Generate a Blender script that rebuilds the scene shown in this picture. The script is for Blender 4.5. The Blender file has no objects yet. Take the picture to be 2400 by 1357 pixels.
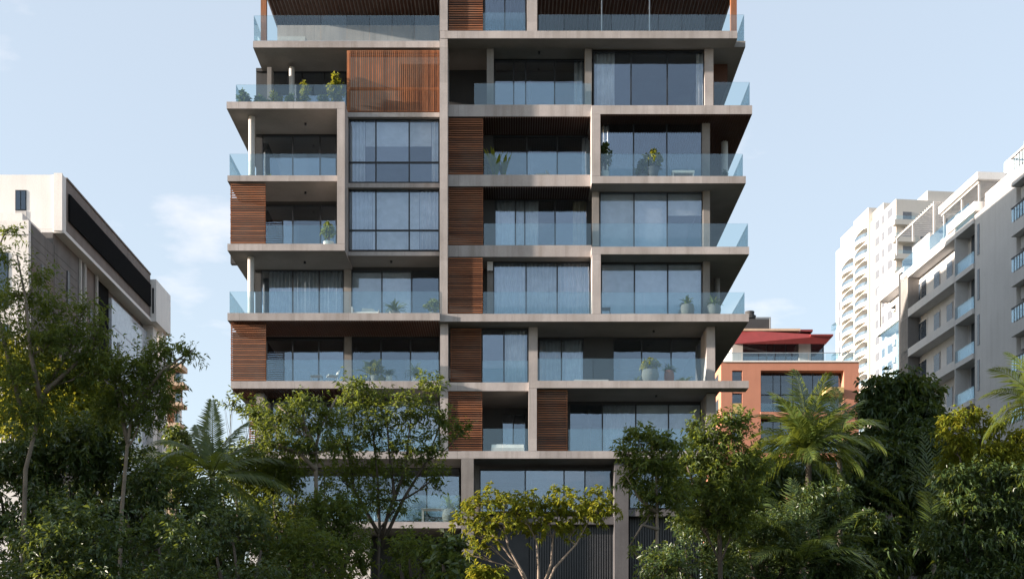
import bpy, math, random
import numpy as np
from mathutils import Vector, Matrix

# ------------------------------------------------------------------ camera
scene = bpy.context.scene
COL = scene.collection
FPX, HZN, CAMZ, CAMD = 2940.0, 1610.0, 1.7, 60.0   # focal length (px of a 2400 wide frame), horizon row, eye height, distance to facade
cam_data = bpy.data.cameras.new("camera")
cam = bpy.data.objects.new("camera", cam_data)
COL.objects.link(cam)
cam.location = (0, -CAMD, CAMZ)
cam.rotation_euler = (math.radians(90), 0, 0)
cam_data.sensor_fit = 'HORIZONTAL'
cam_data.sensor_width = 36
cam_data.lens = 36 * FPX / 2400
cam_data.shift_y = (HZN - 678.5) / 2400
cam_data.clip_end = 6000
scene.camera = cam

# ------------------------------------------------------------------ sky, sun, exposure
SUNV = Vector((-7.0, -1.05, 1.18)).normalized()        # towards the sun: low, from the left and a little in front of the facade
EL = math.asin(SUNV.z)
AZ = math.atan2(SUNV.x, SUNV.y)
world = bpy.data.worlds.new("World")
scene.world = world
world.use_nodes = True
wn, wl = world.node_tree.nodes, world.node_tree.links
wn.clear()
w_out = wn.new('ShaderNodeOutputWorld')
w_bg = wn.new('ShaderNodeBackground')
w_bg.inputs['Strength'].default_value = 0.092
sky = wn.new('ShaderNodeTexSky')
sky.sky_type = 'NISHITA'
sky.sun_disc = False
sky.sun_elevation = EL
sky.sun_rotation = AZ
sky.altitude = 50
sky.air_density = 1.0
sky.dust_density = 1.2
sky.ozone_density = 1.6
# thin clouds over the whole dome: noise on the view direction, flattened towards the horizon
tc = wn.new('ShaderNodeTexCoord')
sep = wn.new('ShaderNodeSeparateXYZ'); wl.new(tc.outputs['Generated'], sep.inputs[0])
add = wn.new('ShaderNodeMath'); add.operation = 'ADD'; add.inputs[1].default_value = 0.10
wl.new(sep.outputs['Z'], add.inputs[0])
mx = wn.new('ShaderNodeMath'); mx.operation = 'MAXIMUM'; mx.inputs[1].default_value = 0.05
wl.new(add.outputs[0], mx.inputs[0])
dx = wn.new('ShaderNodeMath'); dx.operation = 'DIVIDE'; wl.new(sep.outputs['X'], dx.inputs[0]); wl.new(mx.outputs[0], dx.inputs[1])
dy = wn.new('ShaderNodeMath'); dy.operation = 'DIVIDE'; wl.new(sep.outputs['Y'], dy.inputs[0]); wl.new(mx.outputs[0], dy.inputs[1])
cmb = wn.new('ShaderNodeCombineXYZ'); wl.new(dx.outputs[0], cmb.inputs[0]); wl.new(dy.outputs[0], cmb.inputs[1])
n1 = wn.new('ShaderNodeTexNoise'); n1.inputs['Scale'].default_value = 2.1; n1.inputs['Detail'].default_value = 8
n1.inputs['Roughness'].default_value = 0.55
CL_OFF = (-5.03, 8.8, 3.0)
cmap = wn.new('ShaderNodeMapping'); cmap.inputs['Location'].default_value = CL_OFF
wl.new(cmb.outputs[0], cmap.inputs['Vector']); wl.new(cmap.outputs[0], n1.inputs['Vector'])
ramp = wn.new('ShaderNodeValToRGB')
ramp.color_ramp.elements[0].position = 0.60; ramp.color_ramp.elements[0].color = (0, 0, 0, 1)
ramp.color_ramp.elements[1].position = 0.72; ramp.color_ramp.elements[1].color = (0.38, 0.38, 0.38, 1)
wl.new(n1.outputs['Fac'], ramp.inputs[0])
# high thin veil that pales the blue
veil = wn.new('ShaderNodeMix'); veil.data_type = 'RGBA'; veil.inputs['Factor'].default_value = 0.5
VEIL = (3.2, 3.45, 3.75, 1)
CLOUD = (4.9, 4.45, 4.35, 1)
wl.new(sky.outputs[0], veil.inputs['A']); veil.inputs['B'].default_value = VEIL
mixc = wn.new('ShaderNodeMix'); mixc.data_type = 'RGBA'
wl.new(ramp.outputs[0], mixc.inputs['Factor']); wl.new(veil.outputs['Result'], mixc.inputs['A']); mixc.inputs['B'].default_value = CLOUD
wl.new(mixc.outputs['Result'], w_bg.inputs['Color'])
wl.new(w_bg.outputs[0], w_out.inputs[0])

sun_data = bpy.data.lights.new("sun", 'SUN')
sun_data.energy = 5.0
sun_data.angle = math.radians(0.9)
sun_data.color = (1.0, 0.86, 0.735)
sun = bpy.data.objects.new("sun", sun_data)
COL.objects.link(sun)
sun.rotation_euler = SUNV.to_track_quat('Z', 'Y').to_euler()
sun.location = (-60, -20, 60)

scene.view_settings.view_transform = 'Standard'
scene.view_settings.look = 'None'
scene.view_settings.gamma = 1
scene.view_settings.use_curve_mapping = False
scene.view_settings.exposure = 1.75
scene.render.engine = 'CYCLES'
scene.cycles.use_denoising = True
scene.cycles.max_bounces = 10
scene.cycles.diffuse_bounces = 4
scene.cycles.glossy_bounces = 4
scene.cycles.transmission_bounces = 4
scene.cycles.transparent_max_bounces = 16
scene.cycles.sample_clamp_indirect = 6

# ------------------------------------------------------------------ helpers
def X(px, y=0.0):
    return (px - 1200.0) * (CAMD + y) / FPX

def Z(py, y=0.0):
    return CAMZ + (HZN - py) * (CAMD + y) / FPX

MATS = {}
def mat(name):
    m = bpy.data.materials.new(name)
    m.use_nodes = True
    m.node_tree.nodes.clear()
    MATS[name] = m
    return m, m.node_tree.nodes, m.node_tree.links

def ramp_node(n, stops):
    r = n.new('ShaderNodeValToRGB')
    cr = r.color_ramp
    while len(cr.elements) > len(stops): cr.elements.remove(cr.elements[-1])
    while len(cr.elements) < len(stops): cr.elements.new(0.5)
    for e, (p, c) in zip(cr.elements, stops):
        e.position = p
        e.color = (c[0], c[1], c[2], 1) if not isinstance(c, (int, float)) else (c, c, c, 1)
    return r

def noise(n, l, vec, scale, detail=5, rough=0.55, stretch=None):
    t = n.new('ShaderNodeTexNoise')
    t.inputs['Scale'].default_value = scale
    t.inputs['Detail'].default_value = detail
    t.inputs['Roughness'].default_value = rough
    if stretch:
        mp = n.new('ShaderNodeMapping')
        mp.inputs['Scale'].default_value = stretch
        l.new(vec, mp.inputs['Vector']); vec = mp.outputs[0]
    l.new(vec, t.inputs['Vector'])
    return t.outputs['Fac']

def mul_col(n, l, a, b, fac=1.0, mode='MULTIPLY'):
    m = n.new('ShaderNodeMix'); m.data_type = 'RGBA'; m.blend_type = mode
    if isinstance(fac, (int, float)): m.inputs['Factor'].default_value = fac
    else: l.new(fac, m.inputs['Factor'])
    for s, v in (('A', a), ('B', b)):
        if isinstance(v, tuple): m.inputs[s].default_value = (v[0], v[1], v[2], 1)
        else: l.new(v, m.inputs[s])
    return m.outputs['Result']

def surface(name, col, rough=0.8, var=0.25, streak=0.25, patch_scale=0.7, bump=0.15, spec=0.3, fine=14.0, island=0.0, dirt=(0.45, 0.42, 0.38), joints=0.0):
    """weathered mineral surface: soft patches, rain streaks running down, fine grain"""
    m, n, l = mat(name)
    out = n.new('ShaderNodeOutputMaterial'); b = n.new('ShaderNodeBsdfPrincipled')
    l.new(b.outputs[0], out.inputs[0])
    g = n.new('ShaderNodeNewGeometry'); P = g.outputs['Position']
    a = noise(n, l, P, patch_scale, 6)
    r1 = ramp_node(n, [(0.3, 1 - var), (0.7, 1 + 0.0)])
    l.new(a, r1.inputs[0])
    c = mul_col(n, l, (col[0], col[1], col[2]), r1.outputs[0])
    if streak:
        s = noise(n, l, P, 1.0, 6, 0.6, stretch=(2.6, 2.6, 0.16))
        r2 = ramp_node(n, [(0.46, 0.0), (0.70, 1.0)])
        l.new(s, r2.inputs[0])
        mm = n.new('ShaderNodeMath'); mm.operation = 'MULTIPLY'; mm.inputs[1].default_value = streak
        l.new(r2.outputs[0], mm.inputs[0])
        c = mul_col(n, l, c, (col[0] * dirt[0], col[1] * dirt[1], col[2] * dirt[2]), mm.outputs[0], 'MIX')
    f = noise(n, l, P, fine, 4, 0.7)
    r3 = ramp_node(n, [(0.25, 0.86), (0.75, 1.06)])
    l.new(f, r3.inputs[0])
    c = mul_col(n, l, c, r3.outputs[0])
    if island:
        oi = n.new('ShaderNodeObjectInfo')
        r4 = ramp_node(n, [(0.0, 1 - island), (1.0, 1.0)])
        l.new(oi.outputs['Random'], r4.inputs[0])
        c = mul_col(n, l, c, r4.outputs[0])
    if joints:
        sp = n.new('ShaderNodeSeparateXYZ'); l.new(P, sp.inputs[0])
        fr = n.new('ShaderNodeMath'); fr.operation = 'PINGPONG'; fr.inputs[1].default_value = joints / 2
        l.new(sp.outputs[0], fr.inputs[0])
        lt = n.new('ShaderNodeMath'); lt.operation = 'LESS_THAN'; lt.inputs[1].default_value = 0.012
        l.new(fr.outputs[0], lt.inputs[0])
        jm = n.new('ShaderNodeMath'); jm.operation = 'MULTIPLY'; jm.inputs[1].default_value = 0.45; l.new(lt.outputs[0], jm.inputs[0])
        c = mul_col(n, l, c, (col[0] * .35, col[1] * .35, col[2] * .35), jm.outputs[0], 'MIX')
        # each pour has its own tone
        dv = n.new('ShaderNodeMath'); dv.operation = 'DIVIDE'; dv.inputs[1].default_value = joints; l.new(sp.outputs[0], dv.inputs[0])
        rd = n.new('ShaderNodeMath'); rd.operation = 'ROUND'; l.new(dv.outputs[0], rd.inputs[0])
        zr = n.new('ShaderNodeMath'); zr.operation = 'SNAP'; zr.inputs[1].default_value = 1.7; l.new(sp.outputs[2], zr.inputs[0])
        cb = n.new('ShaderNodeCombineXYZ'); l.new(rd.outputs[0], cb.inputs[0]); l.new(zr.outputs[0], cb.inputs[2])
        wn_ = n.new('ShaderNodeTexWhiteNoise'); l.new(cb.outputs[0], wn_.inputs['Vector'])
        rt = ramp_node(n, [(0.0, 0.87), (1.0, 1.06)]); l.new(wn_.outputs['Value'], rt.inputs[0])
        c = mul_col(n, l, c, rt.outputs[0])
    l.new(c, b.inputs['Base Color'])
    b.inputs['Roughness'].default_value = rough
    b.inputs['Specular IOR Level'].default_value = spec
    if bump:
        bp = n.new('ShaderNodeBump'); bp.inputs['Strength'].default_value = bump; bp.inputs['Distance'].default_value = 0.02
        l.new(f, bp.inputs['Height']); l.new(bp.outputs[0], b.inputs['Normal'])
    return m

def plain(name, col, rough=0.5, metal=0.0, spec=0.5, island=0.0):
    m, n, l = mat(name)
    out = n.new('ShaderNodeOutputMaterial'); b = n.new('ShaderNodeBsdfPrincipled')
    l.new(b.outputs[0], out.inputs[0])
    g = n.new('ShaderNodeNewGeometry')
    f = noise(n, l, g.outputs['Position'], 3.0, 4)
    r = ramp_node(n, [(0.3, 0.85), (0.7, 1.08)]); l.new(f, r.inputs[0])
    c = mul_col(n, l, (col[0], col[1], col[2]), r.outputs[0])
    if island:
        oi = n.new('ShaderNodeObjectInfo')
        r4 = ramp_node(n, [(0.0, 1 - island), (1.0, 1.0)]); l.new(oi.outputs['Random'], r4.inputs[0])
        c = mul_col(n, l, c, r4.outputs[0])
    l.new(c, b.inputs['Base Color'])
    b.inputs['Roughness'].default_value = rough
    b.inputs['Metallic'].default_value = metal
    b.inputs['Specular IOR Level'].default_value = spec
    return m

def timber(name, col, grain=(0.6, 9, 9)):
    m, n, l = mat(name)
    out = n.new('ShaderNodeOutputMaterial'); b = n.new('ShaderNodeBsdfPrincipled')
    l.new(b.outputs[0], out.inputs[0])
    g = n.new('ShaderNodeNewGeometry')
    f = noise(n, l, g.outputs['Position'], 3.0, 6, 0.6, stretch=grain)
    r = ramp_node(n, [(0.3, 0.62), (0.7, 1.12)]); l.new(f, r.inputs[0])
    c = mul_col(n, l, (col[0], col[1], col[2]), r.outputs[0])
    oi = n.new('ShaderNodeObjectInfo')
    r4 = ramp_node(n, [(0.0, (0.52, 0.50, 0.52)), (0.3, (0.80, 0.76, 0.74)), (0.65, (1.0, 1.0, 1.0)), (1.0, (1.22, 1.16, 1.05))]); l.new(oi.outputs['Random'], r4.inputs[0])
    c = mul_col(n, l, c, r4.outputs[0])
    w = noise(n, l, g.outputs['Position'], 0.8, 5, 0.6)
    rw = ramp_node(n, [(0.48, 0.0), (0.72, 0.5)]); l.new(w, rw.inputs[0])
    gy = (col[0] * .55 + .02, col[1] * .9 + .02, col[2] * 1.2 + .025)
    c = mul_col(n, l, c, gy, rw.outputs[0], 'MIX')
    l.new(c, b.inputs['Base Color'])
    b.inputs['Roughness'].default_value = 0.6
    b.inputs['Specular IOR Level'].default_value = 0.25
    return m

def glass(name, through, refl, fac, rough=0.0, edge=0.55, wobble=0.0, vary=0.0):
    """thin architectural glass: tinted transmission, mirror reflection growing towards grazing"""
    m, n, l = mat(name)
    out = n.new('ShaderNodeOutputMaterial')
    t = n.new('ShaderNodeBsdfTransparent'); t.inputs[0].default_value = (*through, 1)
    g = n.new('ShaderNodeBsdfGlossy'); g.inputs['Color'].default_value = (*refl, 1); g.inputs['Roughness'].default_value = rough
    lw = n.new('ShaderNodeLayerWeight'); lw.inputs['Blend'].default_value = 0.25
    mr = n.new('ShaderNodeMapRange'); mr.inputs['To Min'].default_value = fac; mr.inputs['To Max'].default_value = fac + edge
    l.new(lw.outputs['Fresnel'], mr.inputs['Value'])
    if vary:
        oi = n.new('ShaderNodeObjectInfo')
        va = n.new('ShaderNodeMapRange'); va.inputs['To Min'].default_value = fac - vary; va.inputs['To Max'].default_value = fac + vary
        l.new(oi.outputs['Random'], va.inputs['Value']); l.new(va.outputs[0], mr.inputs['To Min'])
    mi = n.new('ShaderNodeMixShader')
    l.new(mr.outputs[0], mi.inputs[0]); l.new(t.outputs[0], mi.inputs[1]); l.new(g.outputs[0], mi.inputs[2])
    if wobble:
        ge = n.new('ShaderNodeNewGeometry')
        f = noise(n, l, ge.outputs['Position'], 0.9, 2)
        bp = n.new('ShaderNodeBump'); bp.inputs['Strength'].default_value = wobble; bp.inputs['Distance'].default_value = 0.05
        l.new(f, bp.inputs['Height']); l.new(bp.outputs[0], g.inputs['Normal'])
    l.new(mi.outputs[0], out.inputs[0])
    return m

def leafmat(name, stops, trans=0.35, rough=0.6, spec=0.2, tcol=(0.30, 0.34, 0.03)):
    m, n, l = mat(name)
    out = n.new('ShaderNodeOutputMaterial'); b = n.new('ShaderNodeBsdfPrincipled')
    g = n.new('ShaderNodeNewGeometry')
    f = noise(n, l, g.outputs['Position'], 0.9, 3)
    mm = n.new('ShaderNodeMath'); mm.operation = 'MULTIPLY_ADD'; mm.inputs[1].default_value = 0.55
    l.new(g.outputs['Random Per Island'], mm.inputs[0])
    m2 = n.new('ShaderNodeMath'); m2.operation = 'MULTIPLY'; m2.inputs[1].default_value = 0.5
    l.new(f, m2.inputs[0]); l.new(m2.outputs[0], mm.inputs[2])
    r = ramp_node(n, stops); l.new(mm.outputs[0], r.inputs[0])
    l.new(r.outputs[0], b.inputs['Base Color'])
    b.inputs['Roughness'].default_value = rough
    b.inputs['Specular IOR Level'].default_value = spec
    tr = n.new('ShaderNodeBsdfTranslucent')
    tcn = mul_col(n, l, r.outputs[0], tcol, 0.6, 'MIX'); l.new(tcn, tr.inputs[0])
    mi = n.new('ShaderNodeMixShader'); mi.inputs[0].default_value = trans
    l.new(b.outputs[0], mi.inputs[1]); l.new(tr.outputs[0], mi.inputs[2]); l.new(mi.outputs[0], out.inputs[0])
    return m

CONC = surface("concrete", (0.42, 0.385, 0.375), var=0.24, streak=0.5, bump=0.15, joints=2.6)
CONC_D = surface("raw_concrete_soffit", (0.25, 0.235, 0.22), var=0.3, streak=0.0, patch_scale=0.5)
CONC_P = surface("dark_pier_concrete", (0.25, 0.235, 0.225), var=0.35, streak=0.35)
WALLD = surface("dark_render", (0.055, 0.057, 0.06), var=0.2, streak=0.1)
INTER = plain("room_paint", (0.10, 0.10, 0.10), 0.9)
COLW = surface("painted_column", (0.50, 0.49, 0.48), var=0.15, streak=0.2)
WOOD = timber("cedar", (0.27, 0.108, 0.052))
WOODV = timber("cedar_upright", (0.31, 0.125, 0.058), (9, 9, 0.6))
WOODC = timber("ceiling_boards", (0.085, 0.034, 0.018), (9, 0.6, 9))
METD = plain("dark_frame", (0.014, 0.016, 0.02), 0.4, 0.0, 0.4)
METG = plain("grey_metal", (0.35, 0.36, 0.37), 0.4, 0.6)
GLASS_W = glass("window_glass", (0.86, 0.89, 0.91), (0.70, 0.82, 0.98), 0.15, wobble=0.08, vary=0.045)
GLASS_R = glass("railing_glass", (0.87, 0.935, 0.945), (0.78, 0.91, 1.0), 0.062, edge=0.5, vary=0.012)
GLASS_F = glass("far_glass", (0.50, 0.54, 0.56), (0.72, 0.80, 0.9), 0.12, wobble=0.05)
CURT = plain("curtain_grey", (0.80, 0.81, 0.82), 0.9, 0, 0.1)
CURTW = plain("curtain_white", (0.88, 0.87, 0.85), 0.9, 0, 0.1)
BLIND = plain("roller_blind", (0.80, 0.80, 0.80), 0.85, 0, 0.1)
BARK = surface("grey_bark", (0.21, 0.175, 0.14), var=0.45, streak=0.4, patch_scale=3.0, fine=25)
BARKD = surface("dark_bark", (0.085, 0.068, 0.052), var=0.45, streak=0.4, patch_scale=3.0, fine=25)
BARKP = surface("pale_bark", (0.30, 0.235, 0.185), var=0.4, streak=0.3, patch_scale=4.0, fine=25)
LEAF_OL = leafmat("olive_leaf", [(0.0, (0.024, 0.046, 0.016)), (0.45, (0.056, 0.094, 0.024)), (0.8, (0.105, 0.13, 0.026)), (1.0, (0.17, 0.145, 0.02))], 0.42, 0.5, 0.3)
LEAF_DK = leafmat("dark_leaf", [(0.0, (0.020, 0.042, 0.020)), (0.5, (0.042, 0.078, 0.028)), (0.9, (0.075, 0.11, 0.028)), (1.0, (0.11, 0.12, 0.022))], 0.28, 0.38, 0.5)
LEAF_YL = leafmat("yellow_green_leaf", [(0.0, (0.070, 0.11, 0.012)), (0.5, (0.135, 0.175, 0.016)), (1.0, (0.21, 0.205, 0.02))], 0.45, tcol=(0.40, 0.34, 0.03))
LEAF_PM = leafmat("palm_leaf", [(0.0, (0.030, 0.058, 0.017)), (0.5, (0.065, 0.10, 0.023)), (1.0, (0.115, 0.13, 0.027))], 0.32, 0.4, 0.45)
LEAF_PT = leafmat("pot_plant_leaf", [(0.0, (0.025, 0.05, 0.014)), (0.5, (0.06, 0.10, 0.02)), (1.0, (0.14, 0.16, 0.03))], 0.35)
POTG = surface("grey_pot", (0.30, 0.285, 0.27), var=0.2, streak=0.1, bump=0.05)
POTW = surface("white_pot", (0.72, 0.70, 0.67), var=0.1, streak=0.05, bump=0.0)
POTD = surface("charcoal_pot", (0.10, 0.10, 0.105), var=0.2, streak=0.1, bump=0.0)
POTT = surface("terracotta_pot", (0.38, 0.13, 0.075), var=0.2, streak=0.1, bump=0.05)
WHITE = surface("white_render", (0.78, 0.755, 0.73), var=0.10, streak=0.12, patch_scale=0.4, bump=0.05)
WHITEB = surface("far_white_render", (0.62, 0.59, 0.55), var=0.05, streak=0.04, patch_scale=0.2, bump=0.0)
GREYB = surface("grey_block", (0.19, 0.178, 0.172), var=0.28, streak=0.35, patch_scale=0.6)
BROWNC = surface("brown_concrete", (0.20, 0.165, 0.148), var=0.25, streak=0.3)
ORANGE = surface("orange_render", (0.46, 0.205, 0.135), var=0.12, streak=0.12, patch_scale=0.4)
REDM = surface("red_metal", (0.22, 0.032, 0.030), 0.5, var=0.18, streak=0.1, patch_scale=1.2, spec=0.5)
PEACH = surface("peach_render", (0.58, 0.42, 0.30), var=0.1, streak=0.15)
YELL = surface("ochre_render", (0.50, 0.36, 0.15), var=0.1, streak=0.1)
SOIL = surface("soil_and_grass", (0.07, 0.075, 0.035), var=0.5, streak=0.0, patch_scale=0.3)
FABW = plain("white_cushion", (0.72, 0.71, 0.69), 0.9, 0, 0.1)
FABD = plain("dark_wicker", (0.03, 0.03, 0.033), 0.6)

def finish(name, me, m, parent=None, loc=None):
    o = bpy.data.objects.new(name, me)
    COL.objects.link(o)
    if m is not None and len(me.materials) == 0: me.materials.append(m)
    if parent is not None: o.parent = parent
    if loc is not None: o.location = loc
    return o

def tag(o, label=None, cat=None, group=None, kind=None):
    if label: o['label'] = label
    if cat: o['category'] = cat
    if group: o['group'] = group
    if kind: o['kind'] = kind
    return o

def thing(name, label, cat, loc=(0, 0, 0), rz=0.0, group=None):
    o = bpy.data.objects.new(name, None)
    o.empty_display_size = 0.3
    COL.objects.link(o)
    o.location = loc
    o.rotation_euler = (0, 0, rz)
    return tag(o, label, cat, group)

class MB:
    """collects simple solids into one mesh"""
    def __init__(s): s.v = []; s.f = []; s.smooth = []
    def quadbox(s, pts):
        b = len(s.v); s.v += [tuple(p) for p in pts]
        s.f += [(b, b+3, b+2, b+1), (b+4, b+5, b+6, b+7), (b, b+1, b+5, b+4), (b+1, b+2, b+6, b+5), (b+2, b+3, b+7, b+6), (b+3, b, b+4, b+7)]
        return s
    def box(s, x0, x1, y0, y1, z0, z1):
        return s.quadbox([(x0, y0, z0), (x1, y0, z0), (x1, y1, z0), (x0, y1, z0), (x0, y0, z1), (x1, y0, z1), (x1, y1, z1), (x0, y1, z1)])
    def tube(s, pts, rads, seg=7, caps=True):
        pts = [Vector(p) for p in pts]
        if isinstance(rads, (int, float)): rads = [rads] * len(pts)
        up = Vector((0, 0, 1))
        base = len(s.v); n = len(pts)
        d0 = (pts[1] - pts[0]).normalized()
        a = d0.orthogonal().normalized()
        for i, p in enumerate(pts):
            d = (pts[min(i + 1, n - 1)] - pts[max(i - 1, 0)]).normalized()
            a = (a - d * a.dot(d)).normalized()
            b = d.cross(a)
            for k in range(seg):
                t = 2 * math.pi * k / seg
                s.v.append(tuple(p + (a * math.cos(t) + b * math.sin(t)) * rads[i]))
        for i in range(n - 1):
            for k in range(seg):
                k2 = (k + 1) % seg
                s.f.append((base + i*seg + k, base + i*seg + k2, base + (i+1)*seg + k2, base + (i+1)*seg + k))
        if caps:
            s.f.append(tuple(base + k for k in reversed(range(seg))))
            s.f.append(tuple(base + (n-1)*seg + k for k in range(seg)))
        return s
    def lathe(s, prof, cx=0, cy=0, seg=18):
        base = len(s.v); n = len(prof)
        for r, z in prof:
            for k in range(seg):
                t = 2 * math.pi * k / seg
                s.v.append((cx + r * math.cos(t), cy + r * math.sin(t), z))
        for i in range(n - 1):
            for k in range(seg):
                k2 = (k + 1) % seg
                s.f.append((base + i*seg + k, base + i*seg + k2, base + (i+1)*seg + k2, base + (i+1)*seg + k))
        s.f.append(tuple(base + k for k in reversed(range(seg))))
        s.f.append(tuple(base + (n-1)*seg + k for k in range(seg)))
        return s
    def prism(s, poly, axis, a0, a1):
        """poly of (u,v) extruded along axis 'x'|'y'|'z'"""
        def p(u, v, a): return {'x': (a, u, v), 'y': (u, a, v), 'z': (u, v, a)}[axis]
        b = len(s.v); n = len(poly)
        s.v += [p(u, v, a0) for u, v in poly] + [p(u, v, a1) for u, v in poly]
        s.f.append(tuple(b + i for i in range(n))); s.f.append(tuple(b + n + i for i in reversed(range(n))))
        for i in range(n):
            j = (i + 1) % n
            s.f.append((b + i, b + n + i, b + n + j, b + j))
        return s
    def build(s, name, m, parent=None, loc=None, smooth=False):
        me = bpy.data.meshes.new(name)
        me.from_pydata(s.v, [], s.f)
        if smooth:
            me.polygons.foreach_set('use_smooth', [True] * len(me.polygons))
        me.update()
        return finish(name, me, m, parent, loc)

def box(name, x0, x1, y0, y1, z0, z1, m, parent=None):
    return MB().box(x0, x1, y0, y1, z0, z1).build(name, m, parent)

UNIT = {}
def unit_box(name, x0, x1, y0, y1, z0, z1, m, parent=None):
    """box that shares one unit mesh per material (alike pieces)"""
    if m.name not in UNIT:
        me = bpy.data.meshes.new("unit_" + m.name)
        b = MB().box(-.5, .5, -.5, .5, -.5, .5)
        me.from_pydata(b.v, [], b.f); me.update(); me.materials.append(m)
        UNIT[m.name] = me
    o = bpy.data.objects.new(name, UNIT[m.name])
    COL.objects.link(o)
    o.location = ((x0 + x1) / 2, (y0 + y1) / 2, (z0 + z1) / 2)
    o.scale = (abs(x1 - x0), abs(y1 - y0), abs(z1 - z0))
    if parent is not None: o.parent = parent
    return o

def np_mesh(name, V, T, m, parent=None, loc=None):
    me = bpy.data.meshes.new(name)
    V = np.ascontiguousarray(V, dtype=np.float32); T = np.ascontiguousarray(T, dtype=np.int32)
    me.vertices.add(len(V)); me.vertices.foreach_set('co', V.ravel())
    me.loops.add(T.size); me.loops.foreach_set('vertex_index', T.ravel())
    me.polygons.add(len(T)); me.polygons.foreach_set('loop_start', np.arange(0, T.size, 3, dtype=np.int32))
    me.update(calc_edges=True); me.validate()
    return finish(name, me, m, parent, loc)

# ------------------------------------------------------------------ ground
gm = MB().box(-900, 900, -120, 1500, -0.5, 0.0)
tag(gm.build("ground", SOIL), kind="structure")

# ------------------------------------------------------------------ main apartment building
APT = thing("apartment_building", "tall grey concrete apartment block with glass balconies and cedar louvre screens", "building", (0, 0, 0))
BACK = 20.0
FL = {8: Z(73), 7: Z(247), 6: Z(413), 5: Z(578), 4: Z(736), 3: Z(892), 2: Z(1057), 1: Z(1212)}

def part(name, px0, px1, py0, py1, y0, y1, m=CONC, parent=APT):
    """front face given by its outline in the facade picture, at its own depth y0"""
    return box(name, X(px0, y0), X(px1, y0), y0, y1, Z(py1, y0), Z(py0, y0), m, parent)

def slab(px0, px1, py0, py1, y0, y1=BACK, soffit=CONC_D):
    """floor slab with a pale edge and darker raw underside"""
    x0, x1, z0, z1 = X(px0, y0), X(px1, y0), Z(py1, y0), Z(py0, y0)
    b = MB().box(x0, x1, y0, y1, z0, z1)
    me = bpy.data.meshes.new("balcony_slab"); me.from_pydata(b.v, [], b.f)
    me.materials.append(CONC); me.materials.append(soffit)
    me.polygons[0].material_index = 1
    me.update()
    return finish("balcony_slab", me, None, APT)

# floor 8 (terrace): ledge in front of the right half, wider terrace behind
slab(1031, 1728, 73, 90.5, 0.0, 0.95)
slab(593, 1030, 97, 112, 0.95)
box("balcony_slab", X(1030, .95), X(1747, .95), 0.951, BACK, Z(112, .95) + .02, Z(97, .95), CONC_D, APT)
# floor 7
slab(531, 808, 239, 255, -0.35)
slab(814.5, 1030, 264, 274.5, 0.75)
slab(1049.5, 1386.5, 246, 273.5, 0.65)
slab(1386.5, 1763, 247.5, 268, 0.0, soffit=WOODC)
# floor 6
slab(533, 790, 411.5, 425, -0.10)
slab(814.5, 1030, 429.5, 440, 0.75)
slab(1049.5, 1386.5, 410, 437, 0.65)
slab(1386.5, 1748, 413, 430, 0.0)
# floor 5
slab(533, 808, 571.5, 587.5, -0.35)
slab(808, 1030, 590, 599.5, 0.75)
slab(1049.5, 1386.5, 575, 602, 0.65)
slab(1386.5, 1756, 578.5, 596, 0.0)
# floor 4
slab(533, 1030.5, 733.5, 751, -0.15)
slab(1030.5, 1755, 735.5, 753.5, 0.0)
# floor 3
slab(541, 1030.5, 893, 910, 0.0)
slab(1049.5, 1239, 896, 916, 0.3)
slab(1239, 1693, 892, 909, 0.0)
box("balcony_slab", X(1693), X(1755), 0.0, 0.85, Z(909), Z(892), CONC, APT)
# floor 2
slab(583, 1081, 1057, 1074.5, 0.0)
slab(1081, 1690, 1056.5, 1074, 0.0)
# floor 1
slab(590, 1080.5, 1223, 1237, 0.0)
POD = surface("podium_shade_tone", (0.13, 0.125, 0.13), var=0.3, streak=0.4)  # shade put into the colour of the podium beams and right pier
part("podium_beam", 1111, 1440, 1210, 1228, 0.45, BACK, POD)
part("podium_beam", 1473.5, 1690, 1193, 1209, 0.3, BACK, POD)

# vertical frames and piers
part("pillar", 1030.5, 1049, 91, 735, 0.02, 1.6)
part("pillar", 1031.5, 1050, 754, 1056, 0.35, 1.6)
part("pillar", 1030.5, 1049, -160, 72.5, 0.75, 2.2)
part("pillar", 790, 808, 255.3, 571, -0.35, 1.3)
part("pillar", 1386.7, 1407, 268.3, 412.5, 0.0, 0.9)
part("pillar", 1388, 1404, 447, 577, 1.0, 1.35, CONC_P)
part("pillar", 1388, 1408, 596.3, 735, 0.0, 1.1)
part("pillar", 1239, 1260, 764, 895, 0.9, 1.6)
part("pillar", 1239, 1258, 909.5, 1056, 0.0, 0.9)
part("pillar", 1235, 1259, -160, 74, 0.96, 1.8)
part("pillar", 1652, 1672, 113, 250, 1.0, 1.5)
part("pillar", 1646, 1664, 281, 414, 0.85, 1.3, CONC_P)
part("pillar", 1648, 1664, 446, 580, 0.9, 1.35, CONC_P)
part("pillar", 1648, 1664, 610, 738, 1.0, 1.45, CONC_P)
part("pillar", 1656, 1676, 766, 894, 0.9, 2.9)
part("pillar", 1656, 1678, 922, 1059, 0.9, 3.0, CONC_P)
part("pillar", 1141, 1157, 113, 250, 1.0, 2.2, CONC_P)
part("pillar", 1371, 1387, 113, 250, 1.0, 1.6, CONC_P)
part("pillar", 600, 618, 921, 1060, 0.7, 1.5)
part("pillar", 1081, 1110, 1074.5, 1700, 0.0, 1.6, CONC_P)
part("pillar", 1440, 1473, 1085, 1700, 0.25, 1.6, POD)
part("pillar", 626, 636, 158, 245, 1.9, 2.5, CONC_P)

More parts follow.
